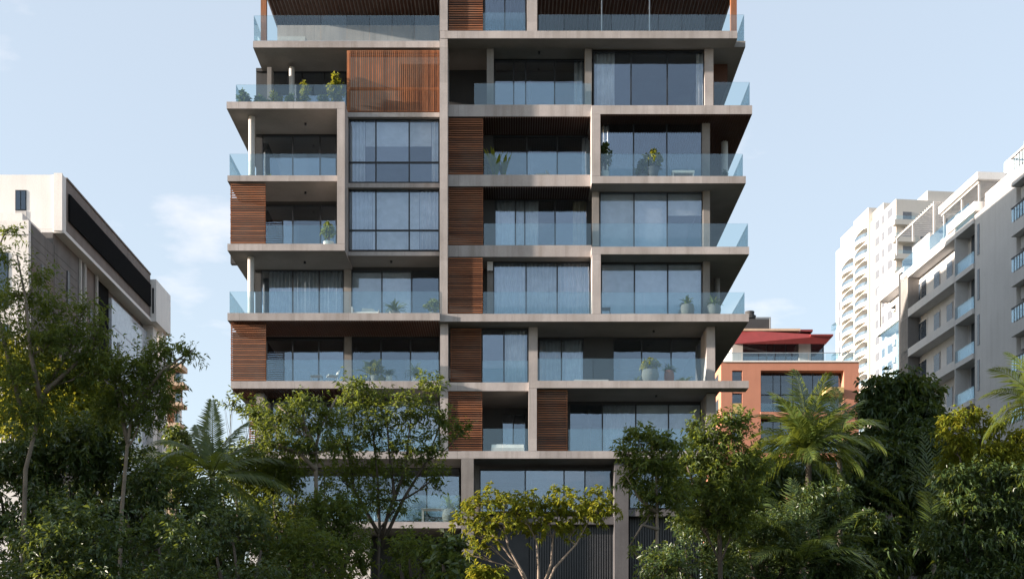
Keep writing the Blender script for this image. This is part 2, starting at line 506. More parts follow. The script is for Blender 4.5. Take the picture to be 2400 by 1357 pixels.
def round_column(px, rpx, py0, py1, y, m=COLW, seg=20):
    r = rpx * (CAMD + y) / FPX
    z0, z1 = Z(py1, y), Z(py0, y)
    MB().lathe([(r, z0), (r, z1)], X(px, y), y, seg).build("column", m, APT, smooth=False)
round_column(590, 7.5, 263, 413, 0.55)
round_column(588, 7.5, 597, 736, 0.55)
round_column(1698, 8.0, 300, 425, 3.0)
round_column(1680, 7.0, 640, 745, 3.6, CONC_P)
round_column(684, 6.5, 160, 250, 2.6)
# timber clad corner posts of the terrace
part("post", 611, 624, -160, 99, 1.6, 1.85, WOODV)
part("post", 1713, 1727, -160, 99, 1.6, 1.85, WOODV)
for px in (1410, 1522):
    MB().tube([(X(px, 2.0), 2.0, FL[8]), (X(px, 2.0), 2.0, 37.0)], 0.035, 8).build("post", METG, APT)
# terrace roof with slatted underside
box("roof", -12.6, 11.3, 0.9, BACK + 8, 37.03, 37.5, CONC, APT)
rb = MB()
for i in range(120):
    x = -12.5 + i * 0.198
    rb.box(x, x + 0.13, 1.0, 12, 36.96, 37.028)
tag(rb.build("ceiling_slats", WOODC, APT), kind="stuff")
# timber boarded ceilings below the middle and right floors
def board_ceiling(px0, px1, pyb, y0, y1, zoff=0.0, pitch=0.12):
    z = Z(pyb, y0) - 0.002 + zoff
    b = MB(); x0, x1 = X(px0, y0), X(px1, y0); x = x0
    while x < x1 - pitch * .7:
        b.box(x, x + pitch * 0.68, y0 + 0.05, y1, z - 0.05, z); x += pitch
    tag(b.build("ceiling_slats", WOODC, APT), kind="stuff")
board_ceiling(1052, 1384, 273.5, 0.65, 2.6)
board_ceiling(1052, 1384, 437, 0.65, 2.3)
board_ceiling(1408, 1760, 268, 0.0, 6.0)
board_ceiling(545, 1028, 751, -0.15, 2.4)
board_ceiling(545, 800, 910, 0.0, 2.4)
# dropped timber box at the right end below the terrace
box("timber_box", X(1672, 2.6), X(1705, 2.6), 2.6, 5.2, Z(200, 2.6), Z(112, .95) + .01, WOODC, APT)
# low wall on the terrace
box("low_wall", X(650, 6), X(1030, 6), 6.0, 6.25, FL[8] - .05, Z(60, 6), CONC, APT)
box("low_wall", X(650, 4.5), X(716, 4.5), 4.5, 5.1, FL[8] - .05, Z(86, 4.5), COLW, APT)

# core of the building and room backs (dark, seen through the panes)
box("core", -7.5, 7.5, 9.0, 34.0, 0.0, 37.02, WALLD, APT)
for lv in range(1, 8):
    z0 = FL[lv] + 0.01; z1 = FL[lv + 1] - 0.6
    if lv == 7: z1 = FL[8] - 0.7
    for (x0, x1) in ((-12.2, -7.51), (7.51, 9.3)):
        box("room_wall", x0, x1, 8.0, 8.2, z0, z1, INTER, APT)
    box("room_wall", -7.49, 7.49, 8.5, 8.8, z0, z1, INTER, APT)
    box("side_wall", 9.31, 9.55, 1.7 if lv not in (2, 3) else 3.2, BACK - .3, z0, z1, WALLD, APT)
    box("side_wall", -12.45, -12.21, 2.75, BACK - .3, z0, z1, WALLD, APT)
    for xx in (-7.9, -3.55, 0.9, 3.9):
        box("room_wall", xx - .06, xx + .06, 3.3, 7.9, z0, z1, INTER, APT)
box("podium_wall", -12.4, 9.5, 3.4, 8, 0, FL[1] - .3, WALLD, APT)
box("podium_wall", X(585, 2.8), X(868, 2.8), 2.8, 3.2, 0, Z(1240, 2.8), WHITE, APT)

# windows
def window(lv, px0, px1, head, y, mull=(), transom=(), foot=None, gm=None, fr=0.055):
    gm = gm or GLASS_W
    x0, x1, z1 = X(px0, y), X(px1, y), Z(head, y)
    z0 = FL[lv] + 0.004 if foot is None else Z(foot, y)
    b = MB()
    b.box(x0, x0 + fr, y, y + .10, z0, z1); b.box(x1 - fr, x1, y, y + .10, z0, z1)
    b.box(x0 + fr, x1 - fr, y, y + .10, z1 - fr * 1.3, z1); b.box(x0 + fr, x1 - fr, y, y + .10, z0, z0 + fr)
    w = b.build("window", METD, APT)
    xs = [x0 + fr] + [X(p, y) for p in mull] + [x1 - fr]
    zs = [z0 + fr] + sorted(Z(p, y) for p in transom) + [z1 - fr * 1.3]
    for p in xs[1:-1]:
        unit_box("mullion", p - fr * .6, p + fr * .6, y - .01, y + .09, zs[0], zs[-1], METD, w)
    for p in zs[1:-1]:
        unit_box("transom", xs[0], xs[-1], y - .015, y + .085, p - fr * .6, p + fr * .6, METD, w)
    for i in range(len(xs) - 1):
        for j in range(len(zs) - 1):
            pn = unit_box("pane", xs[i], xs[i + 1], y + .03, y + .05, zs[j], zs[j + 1], gm, w)
            pn.rotation_euler = (random.uniform(-.0016, .0016), 0, random.uniform(-.0016, .0016))
    return w

def wall_fill(lv, px0, px1, y, top, m=WALLD, th=0.3, off=0.02, foot=None):
    box("wall", X(px0, y), X(px1, y), y + off, y + off + th, FL[lv] + .003 if foot is None else Z(foot, y), Z(top, y), m, APT)

random.seed(5)
# terrace level
window(8, 650, 1029, 38, 7.5, (711, 772, 833, 894, 955), fr=0.07)
window(8, 1261, 1690, 38, 7.5, (1320, 1380, 1440, 1500, 1562, 1625), fr=0.07)
window(8, 1135, 1233, -130, 1.3, (1183,))
wall_fill(8, 1050, 1134, 1.6, -140)
box("wall", X(1030, 7.4), X(1260, 7.4), 7.4, 7.7, FL[8], 36.9, WALLD, APT)
# level 7
window(7, 638, 812, 163, 3.4, (675, 708, 760))
wall_fill(7, 600, 638, 3.4, 163)
box("wall", X(600, 3.3), X(815, 3.3), 3.3, 3.5, Z(160, 3.3), Z(112, .95) - .002, WALLD, APT)
window(7, 1158, 1371, 139, 2.1, (1204, 1232, 1300))
wall_fill(7, 1050, 1158, 3.2, 136)
wall_fill(7, 1158, 1390, 2.1, 136, foot=140)
window(7, 1390, 1651, 119, 1.2, (1479, 1564))
# level 6
window(6, 614, 789, 316, 2.4, (686, 750))
wall_fill(6, 600, 614, 2.4, 300)
wall_fill(6, 614, 789, 2.4, 300, foot=316.3)
window(6, 816, 1030, 278, 1.0, (881, 959), (381,), foot=429)
window(6, 1155, 1386, 317, 2.6, (1235, 1306))
wall_fill(6, 1050, 1155, 2.6, 306); wall_fill(6, 1155, 1386, 2.6, 306, foot=317.3)
window(6, 1407.5, 1646, 287, 0.95, (1485, 1563))
# level 5
window(5, 620, 789, 479, 2.4, (686, 751))
wall_fill(5, 540, 620, 2.4, 466); wall_fill(5, 620, 789, 2.4, 466, foot=479.3)
window(5, 816, 1030, 442, 1.0, (881, 959), (540,), foot=588)
window(5, 1159, 1377, 467, 2.2, (1208, 1230, 1301))
wall_fill(5, 1050, 1159, 2.2, 463); wall_fill(5, 1377, 1390, 2.2, 463); wall_fill(5, 1159, 1377, 2.2, 463, foot=467.3)
window(5, 1405, 1647, 449, 1.05, (1486, 1564))
# level 4
window(4, 611, 806, 632, 2.4, (686, 748)); window(4, 823, 1030, 632, 2.4, (895, 965))
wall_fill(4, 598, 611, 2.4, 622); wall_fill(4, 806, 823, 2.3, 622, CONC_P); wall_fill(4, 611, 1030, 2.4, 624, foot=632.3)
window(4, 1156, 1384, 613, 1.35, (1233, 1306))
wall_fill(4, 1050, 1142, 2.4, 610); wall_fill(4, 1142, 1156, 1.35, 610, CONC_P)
window(4, 1408.5, 1646, 616, 1.15, (1487, 1565))
# level 3
window(3, 624, 807, 794, 2.6, (686, 747)); window(3, 824, 1030, 790, 2.6, (893, 962))
wall_fill(3, 545, 624, 2.6, 780); wall_fill(3, 807, 824, 2.5, 780, CONC_P); wall_fill(3, 624, 1030, 2.6, 782, foot=790.3)
window(3, 1129, 1238, 770, 1.1, (1181,))
wall_fill(3, 1050, 1129, 1.9, 765)
window(3, 1262, 1369, 793, 2.7, (1316,)); window(3, 1436, 1647, 793, 2.7, (1504, 1573))
wall_fill(3, 1369, 1436, 2.65, 786); wall_fill(3, 1262, 1656, 2.72, 786, foot=793.3)
# level 2
window(2, 632, 1030, 936, 1.9, (700, 765, 830, 895, 962))
wall_fill(2, 618, 632, 1.9, 930)
window(2, 1176, 1233, 969, 4.0, (1203,)); wall_fill(2, 1050, 1176, 4.0, 955); wall_fill(2, 1233, 1262, 4.0, 955); wall_fill(2, 1176, 1233, 4.0, 955, foot=968.7)
window(2, 1334, 1643, 945, 2.8, (1412, 1490, 1567)); wall_fill(2, 1258, 1334, 2.8, 940); wall_fill(2, 1334, 1656, 2.82, 938, foot=945.3)
# level 1
window(1, 600, 1078, 1095, 2.5, (680, 760, 840, 920, 1000), foot=1222)
window(1, 1124, 1438, 1098, 1.7, (1231, 1322, 1371), foot=1200)
wall_fill(1, 1110, 1124, 1.7, 1090, CONC_P)
window(1, 1475, 1640, 1100, 2.0, (1530, 1585), foot=1192)

# slatted gates of the podium
def gate(px0, px1, py0, y, n):
    g = box("gate", X(px0, y), X(px1, y), y + .05, y + .09, 0.0, Z(py0, y), METD, APT)
    x0, x1 = X(px0, y), X(px1, y)
    for i in range(n):
        x = x0 + (i + .3) * (x1 - x0) / n
        unit_box("slat", x, x + (x1 - x0) / n * .42, y - .06, y + .045, 0.3, Z(py0, y) - .06, MATS["gate_bar"], g)
plain("gate_bar", (0.06, 0.062, 0.068), 0.5)
gate(1241, 1438, 1230, 0.9, 34)
gate(1475, 1640, 1211, 0.9, 28)
box("podium_wall", X(1110, .9), X(1240, .9), 0.9, 1.2, 0, Z(1230, .9), WALLD, APT)

# glass railings
def railing(px0, px1, py0, y, lv=None, seams=(), side=None, side_to=9.0, foot=None, name="glass_railing"):
    """front run, then optionally a return along the slab's side edge ('l' or 'r')"""
    z1 = Z(py0, y); z0 = FL[lv] - 0.02 if foot is None else foot
    r = box(name, X(px0, y), X(px1, y), y - .02, y + .035, z0 - .03, z0 + .035, METG, APT)
    xs = [X(px0, y)] + [X(p, y) for p in seams] + [X(px1, y)]
    for a, b in zip(xs[:-1], xs[1:]):
        unit_box("glass_panel", a + .008, b - .008, y, y + .016, z0 + .036, z1, GLASS_R, r)
    if side:
        x = xs[0] if side == 'l' else xs[-1]
        n = 4
        for i in range(n):
            a, b = y + .03 + i * (side_to - y) / n, y + .03 + (i + 1) * (side_to - y) / n
            unit_box("glass_panel", x - .008, x + .008, a + .008, b - .008, z0 + .036, z1, GLASS_R, r)
railing(595, 1030, 37, 1.05, 8, (752, 813, 866, 919, 971), 'l', foot=Z(97, .95) + .03)
railing(1132, 1232, 30, 1.0, 8)
railing(1262, 1744, 35, 1.0, 8, (1322, 1378, 1433, 1488, 1543, 1598, 1654), 'r')
railing(553, 812, 199, 0.2, 7, (640, 734), 'l')
railing(1111, 1386, 196, 0.75, 7, (1235, 1300))
railing(1673, 1757, 193, 0.15, 7, (), 'r')
railing(538, 789, 361, 0.0, 6, (654, 720), 'l')
railing(1134, 1386, 360, 0.75, 6, (1236, 1306))
railing(1408, 1741, 361, 0.12, 6, (1520, 1610), 'r')
railing(623, 789, 528, -0.2, 5, (700,))
railing(1134, 1386, 524, 0.75, 5, (1260,))
railing(1388, 1753, 524, 0.12, 5, (1500, 1610), 'r')
railing(538, 1030, 683, 0.0, 4, (595, 700, 820, 930), 'l')
railing(1132, 1388, 684, 0.15, 4, (1218, 1310))
railing(1408, 1745, 685, 0.12, 4, (1510, 1565), 'r')
railing(624, 1030, 843, 0.12, 3, (745, 868, 950))
railing(1130, 1238, 845, 0.42, 3, (1181,))
railing(1260, 1656, 840, 0.12, 3, (1325, 1390, 1452, 1560))
railing(632, 1030, 1005, 0.12, 2, (740, 860, 950))
railing(1132, 1238, 1004, 0.12, 2, (1178,))
railing(1332, 1655, 1005, 0.12, 2, (1384, 1450, 1550))
railing(780, 1079, 1160, 0.12, 1, (870, 960), foot=Z(1223))

# horizontal louvre screens
def ring(x0, x1, z0, z1, t, y0, y1):
    """rectangular frame as one closed loop"""
    b = MB()
    for y in (y0, y1):
        b.v += [(x0, y, z0), (x1, y, z0), (x1, y, z1), (x0, y, z1), (x0 + t, y, z0 + t), (x1 - t, y, z0 + t), (x1 - t, y, z1 - t), (x0 + t, y, z1 - t)]
    for i in range(4):
        j = (i + 1) % 4
        b.f += [(i, j, j + 4, i + 4), (i + 8, i + 12, j + 12, j + 8), (i, i + 8, j + 8, j), (i + 4, j + 4, j + 12, i + 12)]
    return b
def louver(px0, px1, py0, py1, y, n, stile=True):
    x0, x1, z0, z1 = X(px0, y), X(px1, y), Z(py1, y), Z(py0, y)
    s = ring(x0, x1, z0, z1, .05, y + .055, y + .095).build("louver_screen", WOOD, APT)
    p = (z1 - z0) / n
    for i in range(n):
        z = z0 + (i + .22) * p
        o = unit_box("slat", x0 - .004 + random.uniform(-.01, .01), x1 + .004 + random.uniform(-.01, .01), y, y + .052, z, z + p * .48, WOOD, s)
        o.rotation_euler = (math.radians(random.uniform(-4, 4)), random.uniform(-.0015, .0015), 0)
random.seed(9)
louver(1052, 1131.5, -60, 72, 0.9, 24)
louver(1050.5, 1132, 277, 409, 0.72, 25)
louver(1050.5, 1132, 439, 574, 0.72, 26)
louver(1050.5, 1131, 604, 734, 0.2, 25)
louver(1056, 1128, 769, 894, 0.95, 24)
louver(1051, 1130, 917, 1056, 0.42, 26)
louver(1259, 1330, 913, 1056, 0.3, 26)
louver(540, 622, 430, 571, 0.05, 26)
louver(541, 623, 755, 892, 0.15, 26)
louver(584, 599, 948, 1056, 2.4, 20)
# upright slat screen
def upright_screen(px0, px1, py0, py1, y, n):
    x0, x1, z0, z1 = X(px0, y), X(px1, y), Z(py1, y), Z(py0, y)
    b = MB()
    b.box(x0, x0 + .12, y, y + .09, z0, z1); b.box(x1 - .06, x1, y, y + .09, z0, z1)
    b.box(x0 + .12, x1 - .06, y, y + .09, z1 - .12, z1); b.box(x0 + .12, x1 - .06, y, y + .09, z0, z0 + .06)
    zm = Z(208, y); b.box(x0 + .12, x1 - .06, y, y + .09, zm - .06, zm + .06)
    b.box(x0 + .12, x1 - .06, y + .03, y + .09, Z(130, y) - .03, Z(130, y) + .03)
    s = b.build("slat_screen", WOODV, APT)
    p = (x1 - x0 - .18) / n
    for i in range(n):
        x = x0 + .12 + (i + .25) * p
        unit_box("slat", x, x + p * .45, y - .045, y + .004, z0 + .01, z1 - .01, WOODV, s)
upright_screen(813, 1030, 119, 263, 0.78, 44)
box("wall", X(816, 1.2), X(1030, 1.2), 1.25, 1.4, Z(264, 1.2) + .02, Z(112, .95) - .003, plain("screen_backing", (0.10, 0.095, 0.095), 0.8), APT)

# small ceiling lights
def downlight(px, pyb, y, yb):
    z = Z(pyb, yb)
    MB().lathe([(0.055, z - .10), (0.055, z + .01)], X(px, y), y, 10).build("ceiling_light", METD, APT)
for a in ((716, 425, 1.2, -.1), (716, 255, 1.2, -.35), (714, 587.5, 1.2, -.35), (917, 599.5, 1.5, .75), (1264, 90.5, 1.3, 0), (1532, 753.5, 1.5, 0), (1538, 909, 1.5, 0)):
    downlight(*a)
# white air conditioner head and wall box by the curtained door
box("wall_unit", X(1142, 1.15), X(1155, 1.15), 1.15, 1.34, Z(634, 1.15), Z(613, 1.15), COLW, APT)

# ---- curtains and blinds (they hang behind the panes)
def curtain(lv, px0, px1, head, y, label, m=CURT, foot=None, amp=0.085, wave=0.2, seed=0, group=None):
    rnd = random.Random(seed + px0)
    x0, x1, z1 = X(px0, y), X(px1, y), Z(head, y)
    z0 = FL[lv] + .01 if foot is None else Z(foot, y)
    n = max(8, int((x1 - x0) / wave * 8))
    V, T = [], []
    ph = 0
    for i in range(n + 1):
        x = x0 + (x1 - x0) * i / n
        ph += 2 * math.pi / 8 * rnd.uniform(.75, 1.3)
        dy = amp * math.sin(ph) + .02 * math.sin(ph * .37)
        for z, k in ((z0, 1.25), ((z0 + z1) / 2, 1.0), (z1, .8)):
            V.append((x, y + dy * k, z))
    for i in range(n):
        for j in range(2):
            a = i * 3 + j
            T += [(a, a + 3, a + 4), (a, a + 4, a + 1)]
    o = np_mesh("curtain", np.array(V), np.array(T), m)
    o.data.polygons.foreach_set('use_smooth', [True] * len(o.data.polygons))
    so = o.modifiers.new("thick", 'SOLIDIFY'); so.thickness = 0.006
    return tag(o, label, "curtain", group)

def blind(lv, px0, px1, head, foot, y, label, m=BLIND):
    x0, x1 = X(px0, y), X(px1, y); z1 = Z(head, y); z0 = FL[lv] + .02 if foot is None else Z(foot, y)
    b = MB().box(x0, x1, y, y + .008, z0 + .03, z1 - .06)
    b.box(x0, x1, y - .012, y + .02, z0, z0 + .029)
    b.box(x0, x1, y - .03, y + .04, z1 - .059, z1)
    return tag(b.build("roller_blind", m), label, "blind")

curtain(7, 1394, 1441, 121, 1.45, "white pleated curtain at the left end of the tall corner window below the terrace", CURTW)
curtain(7, 1632, 1648, 121, 1.45, "narrow white curtain gathered beside the right pier of the tall corner window below the terrace", CURTW)
curtain(7, 1346, 1368, 142, 2.4, "thin drawn-back curtain at the right of the recessed middle window below the terrace")
curtain(6, 821, 856, 281, 1.25, "grey curtain at left edge of the upper bay window under the slatted cedar screen", foot=427)
curtain(6, 1012, 1029, 281, 1.25, "grey curtain at right edge of the upper bay window under the slatted cedar screen", foot=427)
blind(6, 857, 1011, 282, 344, 1.4, "half lowered pale roller blind in the upper bay window")
curtain(5, 820, 872, 446, 1.25, "grey curtain at left edge of the lower bay window", foot=586)
curtain(5, 984, 1029, 446, 1.25, "grey curtain at right edge of the lower bay window", foot=586)
blind(5, 873, 983, 447, 586, 1.4, "fully lowered pale roller blind in the lower bay window")
curtain(6, 1364, 1385, 320, 2.9, "pale curtain bunched at the right of the middle window behind the tropical pot plants")
curtain(6, 1409, 1428, 290, 1.2, "narrow curtain behind the tall leafy fig on the right balcony")
curtain(5, 1161, 1262, 470, 2.45, "white sheer curtain behind the round dark armchair", CURTW)
curtain(5, 1343, 1375, 470, 2.45, "cream curtain at the right end of the window above the armchair balcony", plain("curtain_cream", (0.66, 0.58, 0.40), 0.9))
blind(5, 1408, 1485, 452, None, 1.35, "left one of three pale blinds in the right corner window above the plain balcony")
blind(5, 1487, 1563, 452, None, 1.35, "middle one of three pale blinds in the right corner window above the plain balcony")
blind(5, 1566, 1645, 452, 506, 1.35, "half raised right one of three blinds in the right corner window above the plain balcony")
curtain(4, 630, 806, 635, 2.7, "long blue-grey pleated curtain across the left corner window behind the round white column")
blind(4, 826, 962, 640, None, 2.7, "pale blind behind the white sofa balcony window")
curtain(4, 1159, 1383, 616, 1.6, "full width dark grey pleated curtain beside the louvre screen and small white wall unit")
blind(4, 1410, 1486, 620, None, 1.4, "left blind of the corner window above two tall grey urns")
blind(4, 1489, 1564, 620, None, 1.4, "middle blind of the corner window above two tall grey urns")
blind(4, 1567, 1645, 620, None, 1.4, "right blind of the corner window above two tall grey urns")
curtain(3, 1184, 1235, 774, 1.35, "white curtain in the right half of the narrow window beside the sunlit louvre", CURTW)
curtain(3, 1264, 1366, 796, 3.0, "dark grey curtain in the shaded two pane window right of the concrete pier")
curtain(2, 1414, 1488, 948, 3.1, "blue grey curtain in the low window right of the second louvre screen")
blind(2, 1492, 1640, 948, None, 3.1, "pale blind in the low right window just above the trees")
blind(2, 640, 760, 940, None, 2.2, "pale blind in the low left window behind the slender tree")
blind(2, 900, 1028, 940, None, 2.2, "white blind behind the tall many-stemmed tree", CURTW)

# ------------------------------------------------------------------ white building on the left
LB = thing("white_building", "white and grey block on the left with long black louvre under its roof edge", "building", (-36, 30, 0))
LBO = Vector((-36, 30, 0))
def lbox(name, x0, x1, y0, y1, z0, z1, m, parent=None):
    return box(name, x0 - LBO.x, x1 - LBO.x, y0 - LBO.y, y1 - LBO.y, z0, z1, m, parent or LB)
XR = -28.63
# upper storey: white front, brown concrete side
lbox("upper_front", -45, XR - .02, 20.0, 20.6, 30.9, 34.35, WHITE)
lbox("upper_fin", XR - .55, XR - .021, 19.88, 19.998, 30.75, 34.42, WHITE)
lbox("upper_storey", -45, XR, 20.61, 39.3, 30.9, 34.3, BROWNC)
lbox("coping", -45, XR + .06, 20.61, 39.3, 34.301, 34.42, BROWNC)
lbox("soffit_edge", -45, XR + .05, 20.0, 39.4, 30.66, 30.89, WHITE)
# louvre band
lv = lbox("louver", XR - .001, XR + .04, 20.9, 39.0, 31.7, 33.5, METD)
for i in range(17):
    z = 31.72 + i * .105
    unit_box("slat", XR + .045 - LBO.x, XR + .15 - LBO.x, 20.85 - LBO.y, 39.05 - LBO.y, z, z + .05, MATS["louvre_black"] if "louvre_black" in MATS else plain("louvre_black", (0.012, 0.013, 0.015), 0.9, 0, 0.1), lv)
# white volume at the far end
lbox("end_block", -31, XR + .43, 39.41, 43.6, 30.68, 34.0, WHITE)
lbox("end_column", -31, -28.75, 40.5, 41.6, 0, 30.67, WHITE)
lbox("end_column", -31, -28.5, 42.2, 43.4, 0, 30.67, WHITE)
lbox("window", XR + .12, XR + .26, 39.38, 39.405, 31.3, 33.3, METD)
# lower volumes: front block, grey flank, black box for a recess, white panel
lbox("lower_front", -45, -29.22, 15.8, 16.2, 0, 29.9, WHITE)
lbox("lower_storeys", -45, -29.2, 16.21, 19.9, 0, 29.85, GREYB)
lbox("lower_storeys", -45, -29.25, 19.91, 26.2, 0, 30.65, GREYB)
lbox("lower_storeys", -45, -29.3, 26.21, 28.3, 0, 30.65, BROWNC)
lbox("recess", -45, -29.42, 28.31, 31.5, 0, 30.65, plain("recess_shade_black", (0.010, 0.011, 0.013), 0.9, 0, 0.05))  # near-flush box; its black colour stands in for the recess's shade
lbox("floor_edge", -29.419, -29.38, 28.35, 31.45, 27.2, 27.35, GREYB)
lbox("floor_edge", -29.419, -29.38, 28.35, 31.45, 23.7, 23.85, GREYB)
lbox("white_panel", -45, -29.2, 31.51, 40.3, 0, 30.1, plain("glossy_panel", (0.46, 0.50, 0.56), 0.12, 0, 0.6))
lbox("white_panel_head", -45, -29.5, 31.52, 40.2, 30.11, 30.65, GREYB)
# block courses: raised bands on the grey flank
for k in range(44):
    z = 7.6 + k * .5
    unit_box("course", -29.201 - LBO.x, -29.175 - LBO.x, 16.25 - LBO.y, 19.85 - LBO.y, z, z + .47, BROWNC if k in (38, 39, 30, 29) else GREYB, LB)
    unit_box("course", -29.251 - LBO.x, -29.225 - LBO.x, 20.1 - LBO.y, 24.4 - LBO.y, z + .35, z + .82, BROWNC if k in (36, 37, 30) else GREYB, LB)
for (ya, yb, z0, z1) in ((17.7, 18.1, 26.2, 27.9), (22.3, 22.7, 26.9, 29.0), (17.7, 18.1, 21.6, 23.4), (22.4, 22.8, 22.0, 24.2), (17.7, 18.1, 17.4, 19.2)):
    lbox("window", -29.22, -29.15, ya, yb, z0, z1, METD)
for (ya, yb, z0, z1) in ((32.8, 33.3, 25.4, 27.2), (36.6, 37.1, 24.6, 26.3), (34.4, 34.9, 21.4, 23.0)):
    lbox("window", -29.21, -29.17, ya, yb, z0, z1, METD)
lbox("panel_joint", -29.205, -29.19, 31.6, 40.2, 28.05, 28.09, BROWNC)
lbox("window", -29.31, -29.27, 27.0, 28.0, 20, 28.0, METD)
for yy in (24.7, 25.6, 28.05):
    lbox("pipe", -29.24, -29.1, yy, yy + .2, 0, 30.6, COLW)
lbox("roof_stub", -33, -29.9, 16.6, 19.6, 29.86, 30.64, WHITE)
def lwin(px0, px1, py0, py1, y, sill=None):
    w = lbox("window", X(px0, y), X(px1, y), y - .02, y + .03, Z(py1, y), Z(py0, y), METD)
    a, b, c, d = X(px0 + 2, y), X(px1 - 2, y), Z(py1 - 2, y), Z(py0 + 2, y)
    m = (a + b) / 2
    for (u, v) in ((a, m - .03), (m + .03, b)):
        unit_box("pane", u - LBO.x, v - LBO.x, y - .04 - LBO.y, y - .021 - LBO.y, c, d, GLASS_F, w)
lwin(36, 62, 446, 494, 20.0)
lbox("panel", X(36, 20), X(62, 20), 19.96, 19.999, Z(516, 20), Z(495, 20), COLW)
lwin(-40, 20, 592, 720, 15.8)
lwin(-40, 20, 760, 880, 15.8)
lbox("parapet", X(-90, 15.74), X(67, 15.74), 15.74, 15.799, Z(549, 15.74), Z(517, 15.74), WHITE)

# ------------------------------------------------------------------ peach building far left
PB = thing("peach_building", "far peach coloured flats with balconies and timber panels behind the white building", "building", (-36, 70, 0))
def pbox(name, px0, px1, py0, py1, y0, y1, m, z0=None):
    return box(name, X(px0, y0) + 36, X(px1, y0) + 36, y0 - 70, y1 - 70, Z(py1, y0) if z0 is None else z0, Z(py0, y0), m, PB)
pbox("roof", 330, 425, 850, 862, 70, 72.5, PEACH)
pbox("wall", 330, 408, 862, 1700, 71, 73, PEACH, 0)
pbox("timber_panel", 394, 407, 930, 1040, 70.9, 70.98, WOODV)
pbox("timber_panel", 380, 391, 880, 1030, 70.9, 70.98, WHITE)
for i, py in enumerate((895, 942, 990, 1040)):
    pbox("balcony_slab", 330, 430 - i * 4, py, py + 8, 70.2, 72.4, PEACH)
    pbox("glass_railing", 410, 429 - i * 4, py - 20, py, 70.3, 70.33, GLASS_R)
    pbox("wall", 409, 424 - i * 2, py - 39, py, 72, 73, WOODV if i % 2 else WHITE)
    pbox("window", 410, 420 - i * 2, py - 34, py - 2, 71.9, 71.98, METD)

# ------------------------------------------------------------------ orange building
OY = 90.0
OB = thing("orange_building", "orange rendered block with big glazed openings and a red flared roof", "building", (33, OY, 0))
def obox(name, px0, px1, py0, py1, y0, y1, m, z0=None, parent=None):
    return box(name, X(px0, y0) - 33, X(px1, y0) - 33, y0 - OY, y1 - OY, Z(py1, y0) if z0 is None else z0, Z(py0, y0), m, parent or OB)
obox("wall", 1690, 1716, 848, 1700, OY, OY + 14, ORANGE, 0)
obox("wall", 1740, 1783, 848.2, 1700, OY, OY + 14, ORANGE, 0)
obox("wall", 1978, 2013, 848, 1700, OY, OY + 14, ORANGE, 0)
obox("wall", 1783, 1978, 848.2, 868, OY, OY + 14, ORANGE)
obox("wall", 1716, 1740, 848.2, 868, OY, OY + 14, ORANGE)
for (a, b) in ((965, 976), (1061, 1072), (1157, 1168)): obox("wall", 1783, 1978, a, b, OY - .3, OY + 14, ORANGE)
for (a, b, m) in ((893, 921, ORANGE), (945, 968, YELL), (992, 1010, ORANGE), (1034, 1060, ORANGE)): obox("wall", 1716, 1740, a, b, OY + .02, OY + 13, m)
for (a, b) in ((868, 893), (921, 945), (968, 992), (1010, 1034)):
    w = obox("window", 1716, 1740, a, b, OY + .35, OY + .5, GLASS_F)
    obox("blind", 1717, 1739, a, a + 12, OY + .6, OY + .65, FABW)
obox("backing", 1716, 1978, 868, 1700, OY + 4.5, OY + 5, INTER, 0)
for (t, bt) in ((868, 965), (976, 1061), (1072, 1157)):
    fr = obox("window", 1783, 1978, t, t + 3, OY + 1.2, OY + 1.35, METD)
    xs = [1783, 1812, 1830, 1858, 1905, 1928, 1978]
    mid = t + 57
    for a, b in zip(xs[:-1], xs[1:]):
        for (p, q) in ((t + 3, mid), (mid, bt)):
            o = obox("pane", a + .7, b - .7, p, q - .8, OY + 1.25, OY + 1.3, GLASS_F)
        o2 = obox("mullion", a - .7, a + .7, t + 3, bt, OY + 1.18, OY + 1.36, METD)
    obox("transom", 1783, 1978, mid - 1, mid + 1, OY + 1.17, OY + 1.37, METD)
    for (a, b) in ((1786, 1828), (1832, 1856), (1907, 1926)):
        obox("curtain_panel", a, b, t + 30, mid - 2, OY + 1.7, OY + 1.75, BLIND)
    obox("glass_railing", 1783, 1978, bt - 20, bt, OY + .15, OY + .18, GLASS_R)
obox("balcony", 1936, 1978, 907, 921, OY - .9, OY + 1.1, YELL)
# roof terrace and penthouse
obox("parapet", 1686, 2014, 845, 848, OY - .15, OY + 14, WHITE)
rl = obox("glass_railing", 1700, 2012, 826, 827.5, OY + .4, OY + .45, METG)
for i in range(8):
    a = 1700 + i * 39
    obox("glass_panel", a + 1, a + 38, 827.6, 845, OY + .41, OY + .43, GLASS_R)
obox("penthouse_wall", 1716, 1741, 800, 848, OY + 3, OY + 12, COLW)
obox("penthouse_wall", 1873, 1900, 800, 848, OY + 3, OY + 12, COLW)
obox("penthouse_glass", 1741.5, 1930, 803, 848, OY + 3.4, OY + 3.5, GLASS_F)
obox("penthouse_room", 1741.5, 1930, 803, 848, OY + 6, OY + 12, INTER)
for a in (1741, 1797, 1815, 1842, 1872, 1901, 1930): obox("mullion", a - 1, a + 1, 803, 848, OY + 3.3, OY + 3.39, METD)
